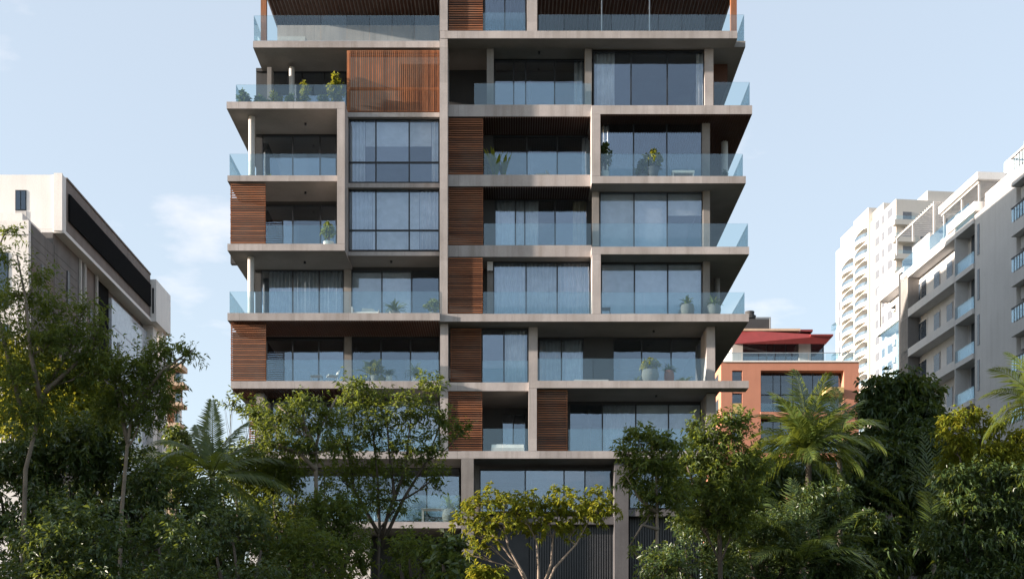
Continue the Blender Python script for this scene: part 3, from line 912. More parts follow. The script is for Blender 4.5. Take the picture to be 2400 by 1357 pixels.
# flared red roof: sloping fascia
k = (CAMD + OY) / FPX
rf = MB()
def P_(px, py, y): return (X(px, y) - 33, y - OY, Z(py, y))
lo = [P_(1716, 806, OY + 1), P_(1938, 806, OY + 1)]
b = rf
b.quadbox([P_(1718, 806, OY + .6), P_(1936, 806, OY + .6), P_(1936, 806, OY + 13), P_(1718, 806, OY + 13),
           P_(1736, 774, OY + 2.0), P_(1953, 786, OY + .2), P_(1953, 786, OY + 13), P_(1736, 774, OY + 13)])
b.build("roof", REDM, OB)
obox("roof_edge", 1738, 1876, 770, 775, OY + 1.7, OY + 13, PEACH)
obox("roof_edge", 1876, 1905, 772, 777, OY + 2.5, OY + 13, REDM)
obox("roof_edge", 1900, 1953, 783, 787, OY + .1, OY + 13, REDM)
obox("plant_room", 1742, 1806, 747, 770, OY + 5, OY + 9, WALLD)
obox("pipe", 1772, 1807, 743, 745.5, OY + 5.2, OY + 5.4, METG)
obox("pipe", 1804, 1807, 745.5, 770, OY + 4.7, OY + 4.9, METG)
MB().lathe([(.75, Z(748, OY + 6.5)), (.8, Z(741, OY + 6.5)), (.55, Z(739, OY + 6.5)), (.6, Z(731, OY + 6.5)), (.2, Z(729, OY + 6.5))], X(1757, OY + 6.5) - 33, 6.5, 14).build("roof_tank", WALLD, OB)
# side wall windows
for z in (35, 38, 31.5):
    box("window", X(1690, OY) - 33 - .03, X(1690, OY) - 33 + .02, 2, 4.5, z, z + 1.6, METD, OB)

# ------------------------------------------------------------------ grey-white flats on the right (long wall receding)
RZ = math.atan(0.0782)
def wall_d(px, x0=39.55, kx=-0.0782): return x0 / ((px - 1200) / FPX - kx)
D0 = 76.0
RB = thing("grey_flats", "pale grey apartment flats on the right with stepped ledges and a roof pergola", "building", (39.55 - .0782 * D0, D0 - CAMD, 0), RZ)
def S(px): return (wall_d(px) - D0) * math.sqrt(1 + .0782 ** 2)
def rz(px, py): return CAMZ + (HZN - py) * wall_d(px) / FPX
def rbox(name, xa, xb, s0, s1, z0, z1, m, parent=None):
    return box(name, xa, xb, s0, s1, z0, z1, m, parent or RB)
GREYW = surface("pale_grey_render", (0.61, 0.60, 0.595), var=0.1, streak=0.14, patch_scale=0.4, bump=0.04)
sA, sB, sC = S(2133), S(2270), S(2313)      # far corner, balcony stack, protruding block
rbox("wall", 0.0, 12, sC, sA, 0, 34.4, GREYW)
rbox("end_fin", -0.9, -0.001, sA - .45, sA + .1, 0, 34.6, WALLD)
rbox("end_fin", -0.95, -0.001, sA - 1.9, sA - .46, 0, 34.0, CONC_P)
zl = [33.7 - i * 3.1 for i in range(8)]
for z in zl:
    rbox("ledge", -0.95, -0.001, sB, sA - .45, z, z + .62, GREYW)
def rwin(s, w, z0, z1, x=0.0, pair=False):
    f = rbox("window", x - .05, x - .002, s - w / 2, s + w / 2, z0, z1, WHITE if pair else COLW)
    n = 2 if pair else 1
    for i in range(n):
        a = s - w / 2 + .07 + i * (w - .07) / n
        unit_box("pane", x - .07, x - .051, a, a + (w - .07) / n - .09, z0 + .08, z1 - .08, MATS["far_pane"], f)
plain("far_pane", (0.05, 0.065, 0.085), 0.12, 0, 0.6)
for z in zl:
    for (px, w, h, pr) in ((2160, 2.2, 1.7, True), (2197, 1.15, 1.55, False), (2227, 1.1, 1.55, False), (2258, 1.7, 1.75, True)):
        rwin(S(px), w, z - 2.15, z - 2.15 + h, pair=pr)
# balcony stack
for z in zl:
    b0 = rbox("balcony_slab", -1.0, -0.001, sC + .02, sB - .02, z - .05, z + .32, GREYW)
    rbox("balcony_opening", -.03, -.002, sC + .6, sB - .5, z - 2.3, z - .1, MATS["far_pane"])
    rbox("balcony_parapet", -1.0, -.9, sC + .02, sB - .02, z + .321, z + 1.15, GLASS_R)
    rbox("balcony_side", -1.0, -.05, sB - .02, sB + .06, z - 3.1, z + 1.2, GREYW)
rbox("downpipe", -.12, -.002, sB + .25, sB + .35, 0, 33.6, COLW)
# protruding block and front balconies
def sd(d): return (d - D0) * math.sqrt(1 + .0782 ** 2)
sD = sd(80.6)
rbox("front_block", -.87, 12, sD, sC - .02, 0, 34.2, GREYW)
rbox("front_block", -.5, 12, sD + .02, sC - .8, 34.21, 35.4, WHITE)
for z in zl: rbox("slot_window", -.9, -.871, sC - .75, sC - .45, z - 2.4, z - .3, MATS["far_pane"])
rbox("front_wall", -.1, 12, -3, sD - .001, 0, 35.6, GREYW)
rbox("front_parapet", -.5, -.101, -3, sD - .3, 35.0, 36.6, WHITE)
for z in (34.6, 31.4, 28.2, 25.0, 21.8, 18.6):
    rbox("balcony_slab", -1.3, -.101, -2, sD - .15, z - .9, z - .1, GREYW)
    r_ = rbox("balcony_rail", -1.32, -1.26, -2, sD - .15, z + .85, z + .92, METD)
    unit_box("rail_end", -1.3, -.12, sD - .2, sD - .16, z + .85, z + .92, METD, r_)
    for i in range(12):
        s = -.5 + i * (sD - .3) / 12
        unit_box("baluster", -1.3, -1.27, s + .6, s + .64, z - .1, z + .85, METD, r_)
    unit_box("glass_infill", -1.29, -1.28, -1.9, sD - .2, z, z + .8, GLASS_R, r_)
    rwin(sD - 1.1, 1.1, z - .05, z + 1.9, x=-.1, pair=True)
    rbox("air_conditioner", -.75, -.12, sD - .9, sD - .35, z - 1.75, z - 1.0, COLW)
# terrace storey set back above, with parapet glass
rbox("terrace_glass", -.9, -.88, sB - 2, sA - .6, 34.41, 35.4, GLASS_R)
rbox("sloped_parapet", -1.1, -.3, sC - .5, sB + 1.2, 34.35, 35.0, WHITE)
sR0, sR1 = sd(86.0), sd(92.3)
rbox("penthouse", 1.2, 12, sR0 + .5, sd(97), 34.41, 36.29, GREYW)
rwin(sd(93), 1.6, 34.7, 36.1, x=1.2, pair=True); rwin(sd(90), 1.4, 34.7, 36.1, x=1.2, pair=True)
rbox("roof_slab", 1.0, 12, sR0, sd(94), 36.31, 36.95, WHITE)
rbox("roof_fascia", -.98, .99, sR0 - .1, sR0 + .15, 36.45, 36.95, WHITE)
rbox("roof_fascia", -.98, -.8, sR0 + .16, sR1, 36.45, 36.95, WHITE)
pg = rbox("pergola", -.79, -.65, sR0 + .2, sR1, 36.3, 36.44, COLW)
ns_ = 26
for i in range(ns_):
    s = sR0 + .2 + i * (sR1 - sR0 - .3) / ns_
    unit_box("slat", -.78, 1.0, s, s + .08, 36.45, 36.57, COLW, pg)
for d, xx in ((86.3, -.7), (86.4, .6), (89, -.7), (92, -.7)):
    rbox("post", xx, xx + .14, sd(d), sd(d) + .14, 34.41, 36.3, COLW)
rbox("dark_glazing", 1.3, 4.6, sR0 + .42, sR0 + .49, 34.5, 36.28, MATS["far_pane"])
rbox("stair_tower", 4.6, 10, sd(88), sd(93.5), 36.96, 40.9, WHITE)
# far end terrace steps
sE = S(2075)
rbox("far_wall", .6, 11, sA + .101, sE - .8, 0, 33.6, GREYW)
rbox("far_frame", -.6, .599, sA + .4, sE, 24.9, 25.5, CONC_P)
rbox("far_frame", -.6, .599, sA + .4, sE + .5, 31.2, 31.7, GREYW)
rbox("far_frame", -.6, .599, sE - .7, sE, 0, 24.89, CONC_P)
rbox("glass_screen", -.5, -.47, sA + .5, sE - .2, 25.51, 31.19, GLASS_R)
rbox("far_parapet", -.3, .599, sA + .5, sE + 1.0, 34.2, 35.4, GREYW)
rbox("far_post", -.28, -.1, sE + .6, sE + .8, 31.71, 34.19, COLW)
rbox("far_block", .61, 11, sA + .5, sE + .6, 33.61, 35.2, GREYW)
rbox("raised_block", .4, 11, sd(97.2), sA + .49, 34.41, 36.9, GREYW)
pg2 = rbox("pergola", -.2, -.08, sd(95), sA + 2.5, 38.25, 38.35, COLW)
for i in range(18):
    s = sd(95) + i * (sA + 2.3 - sd(95)) / 18
    unit_box("slat", -.2, 2.2, s, s + .1, 38.36, 38.46, COLW, pg2)
for s in (sd(95), sA - 1, sA + 2.3): rbox("post", -.2, -.06, s, s + .12, 36 if s < sA - 2 else 36.91, 38.24, COLW)
for s in (sd(95), sA + 2.3): rbox("post", 2.0, 2.14, s, s + .12, 34.4 if s < sA - 2 else 35.3, 38.24, COLW)
rwin((sA + sE) / 2 - 1, 1.0, 31.9, 34.0, x=.6)

# ------------------------------------------------------------------ tall white tower far behind
TZ = math.atan(3.8 / 34.7)
def tw_d(px): return 235.0 * 1152 / (px - 870.0)
TD0 = tw_d(2135)
tx0 = (2135 - 1200) * TD0 / FPX
TW = thing("white_tower", "tall sunlit white apartment tower with arched balconies far behind on the right", "building", (tx0, TD0 - CAMD, 0), TZ)
def TS(px): return (tw_d(px) - TD0) / math.cos(TZ)
def tbox(name, xa, xb, s0, s1, z0, z1, m): return box(name, xa, xb, s0, s1, z0, z1, m, TW)
s0, s1, s2, s3, s4, s5 = TS(2133), TS(2100), TS(2041), TS(2006), TS(1972), TS(1955)
plain("tower_pane", (0.13, 0.14, 0.16), 0.3, 0, 0.5)
tbox("bay", .0, 25, s1, s2, 0, 87.3, WHITEB)
tbox("roof_block", .3, 20, s2 - 5, s2 - .1, 87.31, 89.0, WHITEB); tbox("roof_block", 6, 20, s1 + .5, s1 + 5, 87.31, 89.2, WHITEB)
for i in range(15):
    z = 83.4 - 3 * i
    for a in (1.2, 4.4, 7.8): tbox("window", a, a + 1.6, s1 - .06, s1 - .004, z, z + 1.7, MATS["tower_pane"])
    tbox("balcony", -.8, 3.0, s1 - 1.3, s1 - .07, z - 1.0, z - .1, WHITEB)
    tbox("balcony_glass", -.78, 2.98, s1 - 1.28, s1 - 1.24, z - .09, z + .55, GLASS_R)
def arch_bay(sa, sb, ztop, proud, zs):
    """white bay with an arched recess and a bowed glass-fronted balcony on every floor"""
    tbox("bay", proud + 1.6, 25, sa, sb, 0, ztop - 3, WHITEB)
    tbox("bay_top", proud, proud + 1.6, sa, sb, zs[0] + 3.0, ztop, WHITEB)
    w = sb - sa
    for z in zs:
        # arched head panel: polygon in (s,z)
        n = 8
        poly = [(sa, z), (sa + .35, z)]
        poly += [(sa + .35 + (w - .7) * i / n, z + 1.55 + .95 * math.sin(math.pi * (.12 + .76 * i / n))) for i in range(n + 1)]
        poly += [(sb - .35, z), (sb, z), (sb, z + 3.0), (sa, z + 3.0)]
        # build as two jambs and a curved lintel to stay convex-safe
        m = MB()
        m.box(proud, proud + 1.6, sa, sa + .35, z, z + 2.999); m.box(proud, proud + 1.6, sb - .35, sb, z, z + 2.999)
        for i in range(n):
            (a0, b0), (a1, b1) = poly[2 + i], poly[3 + i]
            m.quadbox([(proud, a0, b0), (proud, a1, b1), (proud + 1.6, a1, b1), (proud + 1.6, a0, b0), (proud, a0, z + 2.999), (proud, a1, z + 2.999), (proud + 1.6, a1, z + 2.999), (proud + 1.6, a0, z + 2.999)])
        m.build("arch", WHITEB, TW)
        bow = []
        for i in range(9):
            t = i / 8; bow.append((proud - .9 * math.sin(math.pi * t), sa + .3 + (w - .6) * t))
        bow += [(proud + 1.55, sb - .35), (proud + 1.55, sa + .35)]
        MB().prism(bow, 'z', z - .25, z + .45).build("balcony", WHITEB, TW)
        g = MB()
        for i in range(8):
            (xa, ya), (xb, yb) = bow[i], bow[i + 1]
            g.quadbox([(xa, ya, z + .46), (xb, yb, z + .46), (xb + .05, yb, z + .46), (xa + .05, ya, z + .46), (xa, ya, z + 1.15), (xb, yb, z + 1.15), (xb + .05, yb, z + 1.15), (xa + .05, ya, z + 1.15)])
        g.build("balcony_glass", GLASS_R, TW)
        tbox("door", proud + 1.55, proud + 1.598, sa + w * .25, sb - w * .25, z + .45, z + 2.3, MATS["tower_pane"])
zsC = [84.5 - 3.0 * i for i in range(15)]
zsB = [81.5 - 3.0 * i for i in range(14)]
arch_bay(s2, s3, 90.0, -.5, zsC)
arch_bay(s3, s4, 89.6, -.2, zsB)
tbox("bay", .3, 25, s4, s5, 0, 88.2, WHITEB)
tbox("lower_bay", 0.9, 1.3, s5, s5 + .8, 0, 78, WHITEB)
for i in range(15):
    z = 85 - 3 * i
    for (px, w) in ((2056, 2.0), (2070, 1.2), (2086, 2.2)):
        tbox("window", -.06, -.005, TS(px) - w / 2, TS(px) + w / 2, z, z + 1.5, MATS["tower_pane"])
    pass
    if i > 1:
        tbox("window", .24, .295, s4 + .9, s4 + 2.4, z - 3, z - 1.2, MATS["tower_pane"])
        if i % 2: tbox("balcony", -.4, .299, s5 - 1.2, s5 + .9, z - 3.2, z - 2.2, GLASS_R)

# ------------------------------------------------------------------ added unseen block beyond the left edge, there to shade the left trees
BLOCKER = thing("shade_blocker", "added unseen grey block beyond the left edge of the view, shading the left trees", "building", (-54, -12, 0))
MB().box(-5, 5, -21.5, 22, 0, 13.4).build("wall", GREYB, BLOCKER)
MB().box(-5.3, 5.3, -21.8, 22.3, 13.401, 13.8).build("roof", CONC, BLOCKER)
for i in range(3):
    for j in range(9):
        unit_box("window", 5.001, 5.03, -20 + j * 4.6, -17.5 + j * 4.6, 1.2 + i * 3.8, 3.2 + i * 3.8, MATS["far_pane"], BLOCKER)
MB().box(-4.9, 4.9, -19.6, -13.4, 13.801, 20.5).build("stair_tower", GREYB, BLOCKER)  # added taller piece, unseen, keeps sun off the feathery trees

# ------------------------------------------------------------------ vegetation
def unit_rows(A):
    return A / np.maximum(np.linalg.norm(A, axis=1, keepdims=True), 1e-6)

def leaf_mesh(P, D, L, W, rng, droop=0.25, fold=0.18):
    """pointed leaves: four corners, folded along the midrib; P base points, D directions"""
    n = len(P)
    D = unit_rows(D)
    R = unit_rows(rng.normal(size=(n, 3)) + np.array([0, 0, .9]))
    S = unit_rows(np.cross(D, R)); N = np.cross(S, D)
    L = L[:, None]; W = W[:, None]
    mid = P + D * L * .45 + N * L * .04
    a = P
    tip = P + D * L + np.array([0, 0, -1.0]) * L * droop
    l_ = mid + S * W * .5 + N * W * fold
    r_ = mid - S * W * .5 + N * W * fold
    V = np.stack([a, l_, tip, r_], 1).reshape(-1, 3)
    b = np.arange(n)[:, None] * 4
    T = np.concatenate([b + np.array([[0, 1, 2]]), b + np.array([[0, 2, 3]])], 1).reshape(-1, 3)
    return V, T

def bez(a, b, bend, n=6):
    a, b = Vector(a), Vector(b)
    m = (a + b) / 2 + Vector(bend)
    return [a * (1 - t) ** 2 + m * 2 * t * (1 - t) + b * t * t for t in [i / n for i in range(n + 1)]]

def tree(name, label, base, stems, clumps, leaf=LEAF_OL, bark=BARK, seed=1, r0=0.11, twig=0.7, per=12, llen=0.15, lw=0.036,
         dens=1.0, whorl=False, droop=0.25, group=None, up=0.35, shell=0.55, cat="tree", soft=True):
    """stems: list of (list of points) from the base; clumps: (x, y, z, rx, ry, rz) crown masses; leaves sit on twigs in each mass"""
    rng = np.random.default_rng(seed); rnd = random.Random(seed)
    if not whorl: llen, lw, dens = llen * 1.38, lw * 1.6, dens * .52
    root = thing(name, label, cat, base, 0, group)
    B = Vector(base)
    wood = MB()
    nodes = []
    for st in stems:
        pts = [Vector(p) - B for p in st]
        rad = [r0 * (1 - .72 * i / (len(pts) - 1)) for i in range(len(pts))]
        wood.tube(pts, rad, 8)
        for p, r in list(zip(pts, rad))[len(pts) // 3:]: nodes.append((p, r))
    P, D, LL, WW = [], [], [], []
    for (cx, cy, cz, rx, ry, rz) in clumps:
        c = Vector((cx, cy, cz)) - B
        # limb from the nearest stem node below the mass
        cand = [q for q in nodes if q[0].z < c.z - .1] or nodes
        q, qr = min(cand, key=lambda t: (t[0] - c).length + max(0, (t[0].z - c.z)) * 2)
        e = c + Vector((0, 0, -rz * .15))
        pts = bez(q, e, (rnd.uniform(-.3, .3), rnd.uniform(-.3, .3), -.12 * (e - q).length), 6)
        lr = max(.012, min(qr * .75, .05))
        wood.tube(pts, [lr * (1 - .65 * i / 6) for i in range(7)], 6, False)
        vol = rx * ry * rz
        ns = max(5, int(6 * vol ** .4))
        for k in range(ns):
            v = Vector((rnd.gauss(0, 1), rnd.gauss(0, 1), rnd.gauss(0.25, 1))).normalized()
            t = c + Vector((v.x * rx, v.y * ry, v.z * rz)) * rnd.uniform(.6, .95)
            s = pts[rnd.randint(3, 6)]
            wood.tube(bez(s, t, (rnd.uniform(-.1, .1), rnd.uniform(-.1, .1), rnd.uniform(-.05, .15)), 3), [lr * .38, lr * .3, lr * .2, lr * .1], 4, False)
        nt = int(dens * 170 * (rx * ry + rx * rz + ry * rz) ** 1.0)
        u = unit_rows(rng.normal(size=(nt, 3)))
        # ragged outline: radius modulated by a few random lobes
        lob = unit_rows(rng.normal(size=(9, 3)))
        amp = rng.uniform(-.35, .28, 9)
        mod = 1 + (np.maximum(0, u @ lob.T - .35) * amp).sum(1)
        rr = (shell + (1 - shell) * rng.random(nt)) * mod
        stray = rng.random(nt) < .07
        rr = np.where(stray, rr * 1.22, rr)
        off = u * rr[:, None] * np.array([rx, ry, rz])
        base_p = np.array(c) + off
        d = unit_rows(u * np.array([1, 1, .8]) + rng.normal(size=(nt, 3)) * .55 + np.array([0, 0, up]))
        tl = twig * rng.uniform(.55, 1.15, nt)
        if whorl:
            tt = np.ones((nt, per)) * .95 + rng.uniform(-.12, .05, (nt, per))
        else:
            tt = rng.uniform(.05, 1.0, (nt, per))
        bp = base_p[:, None, :] + d[:, None, :] * (tl[:, None] * (tt - .45))[:, :, None]
        side = rng.normal(size=(nt, per, 3)); side -= (side * d[:, None, :]).sum(2, keepdims=True) * d[:, None, :]
        side /= np.maximum(np.linalg.norm(side, axis=2, keepdims=True), 1e-6)
        ld = d[:, None, :] * (.35 if whorl else .55) + side * .9
        P.append(bp.reshape(-1, 3)); D.append(ld.reshape(-1, 3))
        n = nt * per
        s = rng.uniform(.45, 1.25, n)
        LL.append(llen * s); WW.append(lw * s * rng.uniform(.8, 1.2, n))
    tr = wood.build("trunk", bark, root, smooth=True)
    V, T = leaf_mesh(np.concatenate(P), np.concatenate(D), np.concatenate(LL), np.concatenate(WW), rng, droop)
    np_mesh("crown", V, T, leaf, root)
    return root

def cl(px, py, y, rpx, rpz, ry=None):
    """a crown mass centred at a picture position at depth y, radii in metres from picture size"""
    k = (CAMD + y) / FPX
    rx, rz = rpx * k, rpz * k
    return (X(px, y), y + 0.0, Z(py, y), rx, ry if ry else (rx + rz) * .5, rz)

def st(y, *pp):
    return [(X(a, y + dy), y + dy, Z(b, y + dy)) for (a, b, dy) in pp]

# --- palm
def frond_mesh(length, arch, rng, n=34, ll=0.55, lw=0.035, vee=0.5, droopl=0.5, hang=0.0):
    """feather leaf in the local xz plane, growing along +x, arching down"""
    V, T = [], []
    pts = []
    ang = 0.0
    p = np.zeros(3); seg = length / n
    for i in range(n + 1):
        pts.append(p.copy())
        a = -arch * (i / n) ** 1.3
        p = p + seg * np.array([math.cos(a), 0, math.sin(a)])
    pts = np.array(pts)
    # rachis: flat three sided bar
    for i in range(n + 1):
        r = .022 * (1 - i / n) + .004
        q = pts[i]
        V += [q + [0, r, 0], q + [0, -r, 0], q + [0, 0, -r * 1.5]]
    for i in range(n):
        for k in range(3):
            a, b = i * 3 + k, i * 3 + (k + 1) % 3
            T += [(a, b, b + 3), (a, b + 3, a + 3)]
    for i in range(3, n + 1):
        t = i / n
        l = ll * (math.sin(math.pi * min(1, .14 + .82 * t)) ** .7) * rng.uniform(.85, 1.1)
        tan = pts[i] - pts[i - 1]; tan /= np.linalg.norm(tan)
        upv = np.array([-tan[2], 0, tan[0]])
        for sd in (1, -1):
            d = tan * (.55 + .5 * t) + np.array([0, sd, 0]) * 1.0 + upv * vee * rng.uniform(.5, 1.2)
            d /= np.linalg.norm(d)
            w = lw * rng.uniform(.8, 1.2)
            m = pts[i] + d * l * .5 + np.array([0, 0, -1]) * l * .06
            e = pts[i] + d * l + np.array([0, 0, -1]) * l * droopl * rng.uniform(.6, 1.3)
            sv = tan * w * .5
            b = len(V)
            V += [pts[i] - sv * .5, pts[i] + sv * .5, m + sv, m - sv, e]
            T += [(b, b + 1, b + 2), (b, b + 2, b + 3), (b + 3, b + 2, b + 4)]
    return np.array(V), np.array(T)

def palm(name, label, base, top, fronds, seed=1, r0=0.17, bark=BARK, leaf=LEAF_PM, group=None, shaft=True, arch=(0.8, 1.6), n=34, ll=.6, lw=.04, length=2.6, vee=.4, droopl=.5):
    """fronds: list of (azimuth deg, rise deg, length factor, arch or None)"""
    rng = np.random.default_rng(seed)
    root = thing(name, label, "palm", base, 0, group)
    B = Vector(base); Tn = Vector(top) - B
    mb = MB()
    N = 26
    pts = [Tn * (i / N) + Vector((math.sin(i / N * 3) * .12, 0, 0)) * (1 - i / N) for i in range(N + 1)]
    mb.tube(pts, [r0 * (1 - .35 * i / N) * (1 + .05 * (i % 2)) for i in range(N + 1)], 10)
    mb.build("trunk", bark, root, smooth=True)
    if shaft:
        MB().tube([Tn, Tn + Vector((0, 0, .35)), Tn + Vector((0, 0, .8))], [r0 * .8, r0 * .72, r0 * .3], 9).build("crownshaft", LEAF_PM, root, smooth=True)
    for i, (az, rise, f, ar) in enumerate(fronds):
        V, T = frond_mesh(length * f, rng.uniform(*arch) if ar is None else ar, rng, n, ll * (.6 + .4 * f), lw, vee, droopl)
        o = np_mesh("frond", V, T, leaf, root)
        o.location = Tn + Vector((0, 0, .45 if shaft else .1))
        o.rotation_euler = Matrix.Rotation(math.radians(az), 3, 'Z').to_euler()
        o.rotation_euler = (Matrix.Rotation(math.radians(az), 4, 'Z') @ Matrix.Rotation(-math.radians(rise), 4, 'Y') @ Matrix.Rotation(float(rng.uniform(-.5, .5)), 4, 'X')).to_euler()
    return root

# ------------------------------------------------------------------ the trees in front of and beside the building
# tall feathery trees on the left
y = -23.0
tree("feathery_tree", "tall feathery tree with bare grey leaning trunk at the far left edge", (X(55, y), y, 0),
     [st(y, (40, 1710, 0), (60, 1100, 0), (95, 960, 0), (110, 905, .3), (160, 830, .5), (190, 740, .6)), st(y, (98, 950, 0), (72, 830, -.4), (60, 700, -.6), (40, 600, -.5)),
      st(y, (105, 920, 0), (180, 850, .2), (230, 760, .2)), st(y, (60, 1000, 0), (10, 800, .3), (-30, 640, .5), (10, 550, .4))],
     [cl(25, 540, y + .4, 36, 12), cl(-5, 600, y, 40, 22), cl(30, 690, y - .5, 48, 34), cl(110, 720, y + .3, 60, 44), cl(60, 790, y, 80, 45), cl(175, 780, y + .5, 62, 50),
      cl(230, 770, y + .2, 30, 45), cl(30, 880, y, 85, 60), cl(150, 880, y + .6, 85, 55), cl(200, 830, y, 40, 30), cl(-20, 720, y + 1, 60, 70), cl(90, 650, y - .5, 40, 30), cl(230, 860, y + .3, 60, 50), cl(120, 800, y - .4, 60, 40), cl(200, 720, y + .4, 30, 24), cl(70, 960, y - .3, 90, 50)],
     seed=11, r0=.08, per=15, llen=.12, lw=.026, dens=.62, twig=.9, up=.2, shell=.25)
y = -22.0
tree("feathery_tree", "slender feathery tree whose crown overlaps the louvred corner of the white building", (X(290, y), y, 0),
     [st(y, (270, 1710, 0), (285, 1200, 0), (298, 1050, 0), (310, 960, 0), (335, 880, .1), (385, 800, .2)), st(y, (300, 1040, 0), (270, 900, .3), (262, 830, .3)), st(y, (310, 960, 0), (380, 870, -.2), (450, 820, -.3))],
     [cl(330, 850, y, 52, 40), cl(385, 825, y + .2, 52, 30), cl(440, 825, y - .3, 38, 18), cl(300, 900, y + .3, 68, 55), cl(370, 890, y, 58, 50), cl(330, 960, y, 72, 55), cl(260, 960, y + .5, 60, 60), cl(390, 945, y + .4, 38, 45), cl(270, 860, y + .4, 38, 40)],
     seed=12, r0=.075, per=15, llen=.12, lw=.026, dens=.7, twig=.8, up=.2, shell=.25)
# sunlit yellow green tree behind them
y = -16.0
tree("broadleaf_tree", "sunlit yellow green bushy tree seen between the feathery trunks at the left", (X(110, y), y, 0),
     [st(y, (110, 1690, 0), (110, 1200, 0), (120, 1050, .1), (140, 940, .2)), st(y, (115, 1100, 0), (60, 1000, 0), (30, 900, .2))],
     [cl(60, 880, y, 80, 60), cl(160, 900, y, 90, 62), cl(30, 970, y, 70, 62), cl(120, 985, y - .5, 110, 70), cl(220, 960, y + .4, 80, 55), cl(10, 840, y, 60, 45)],
     leaf=LEAF_YL, bark=BARKD, seed=13, r0=.15, per=12, llen=.2, lw=.07, dens=.5, shell=.4)
# dark masses low on the left
def dark_tree(px, y, top, w, h, label, seed, leaf=LEAF_DK, dens=.55, llen=.17, lw=.05, bark=BARKD, extra=(), lean=0, per=12, r0=.12):
    rnd = random.Random(seed)
    cs = []
    n = 9
    for i in range(n):
        u = (i % 3 - 1) * .55 + rnd.uniform(-.18, .18); v = (i // 3) / 2.0
        cs.append(cl(px + u * w * (1 - .35 * (v < .2)), top + h * (.18 + .72 * v) + rnd.uniform(-.06, .06) * h, y + rnd.uniform(-.9, .9), w * rnd.uniform(.36, .5), h * rnd.uniform(.17, .25)))
    cs += [cl(*e) for e in extra]
    return tree("broadleaf_tree", label, (X(px + lean, y), y, 0),
         [st(y, (px + lean, HZN + CAMZ * FPX / (CAMD + y), 0), (px + lean * .5, top + h * .9, .1), (px, top + h * .55, .2), (px - w * .1, top + h * .25, .2)), st(y, (px + lean * .4, top + h * .8, 0), (px + w * .3, top + h * .5, .2), (px + w * .4, top + h * .3, .2)),
          st(y, (px + lean * .4, top + h * .85, 0), (px - w * .3, top + h * .55, -.3), (px - w * .4, top + h * .35, -.4))],
         cs, leaf=leaf, bark=bark, seed=seed, r0=r0, per=per, llen=llen, lw=lw, dens=dens, shell=.35)
dark_tree(60, -19.5, 1000, 150, 430, "dark shaded tree filling the lower left corner", 21)
dark_tree(215, -18.5, 980, 130, 440, "dark shaded tree between the two pale feathery trunks", 22)
dark_tree(340, -19.0, 1080, 110, 350, "dark shaded tree under the coconut palm fronds at lower left", 23)
dark_tree(150, -27.0, 1190, 170, 330, "low dark shrubby tree nearest the lower left corner", 24, llen=.13, lw=.04)
dark_tree(385, -26.5, 1210, 130, 300, "low dark shrubby tree in front below the coconut palm", 25, llen=.13, lw=.04)
dark_tree(415, 6.0, 1005, 36, 130, "small dark round-topped tree far behind, against the peach building", 26, llen=.25, lw=.09)
# coconut palm left of the building
y = -16.5
palm("coconut_palm", "coconut palm with arching fronds left of the apartment block", (X(500, y), y, 0), (X(497, y), y, Z(1120, y)),
     [(92, 84, .95, .25), (50, 70, .85, .6), (135, 68, .85, .6), (178, 30, 1.2, 1.0), (186, 8, 1.25, .9), (172, -12, 1.15, .8), (200, -25, 1.0, .7), (5, 35, 1.0, 1.1), (-8, 10, 1.0, 1.0), (30, 55, 1.0, 1.1), (150, 55, 1.1, 1.2), (240, 30, 1.0, 1.2), (300, 30, 1.0, 1.2), (0, -25, .9, .7), (215, -50, .9, .4)],
     seed=31, r0=.14, shaft=False, n=39, ll=.68, lw=0.083, length=2.9, vee=.15, droopl=.55)
dark_tree(470, -19.0, 1120, 95, 320, "dark tree in front of the coconut palm trunk", 33, LEAF_DK, .6, .15, .045)
# bushy trees at the left foot of the building
dark_tree(560, -13.0, 1045, 90, 360, "olive green bushy tree beside the left foot of the apartment block", 27, LEAF_OL, .62, .15, .038, extra=((590, 960, -12.5, 40, 22), (545, 940, -12.6, 26, 12), (620, 1000, -12.5, 40, 30)))
dark_tree(650, -14.5, 1055, 115, 340, "dense olive tree in front of the white podium wall", 28, LEAF_OL, .58, .15, .036)
dark_tree(560, -22.0, 1190, 130, 330, "dark shaded low tree at the bottom left of the building", 29, LEAF_DK, .5, .13, .035)
dark_tree(720, -20.0, 1230, 110, 260, "shaded low tree around the slender grey trunk", 30, LEAF_OL, .6, .14, .036)
# slender grey trunk in front of the lower left windows
y = -17.0
tree("slender_tree", "slender tree with straight pale grey trunk before the lower left windows", (X(730, y), y, 0),
     [st(y, (722, 1725, 0), (730, 1357, 0), (741, 1150, 0), (740, 1050, 0), (752, 1000, .1), (790, 930, .2)), st(y, (740, 1055, 0), (715, 1000, -.1), (650, 950, -.2)), st(y, (741, 1100, 0), (700, 1060, -.2), (650, 1040, -.3))],
     [cl(715, 945, y, 42, 26), cl(650, 985, y - .2, 45, 30), cl(700, 1000, y, 55, 34), cl(760, 985, y + .2, 45, 36), cl(640, 1040, y - .2, 55, 28), cl(725, 1050, y, 52, 28), cl(680, 960, y + .3, 36, 22), cl(785, 1045, y, 34, 30)],
     seed=41, r0=.10, per=15, llen=.14, lw=.032, dens=.50, twig=.7, shell=.3)
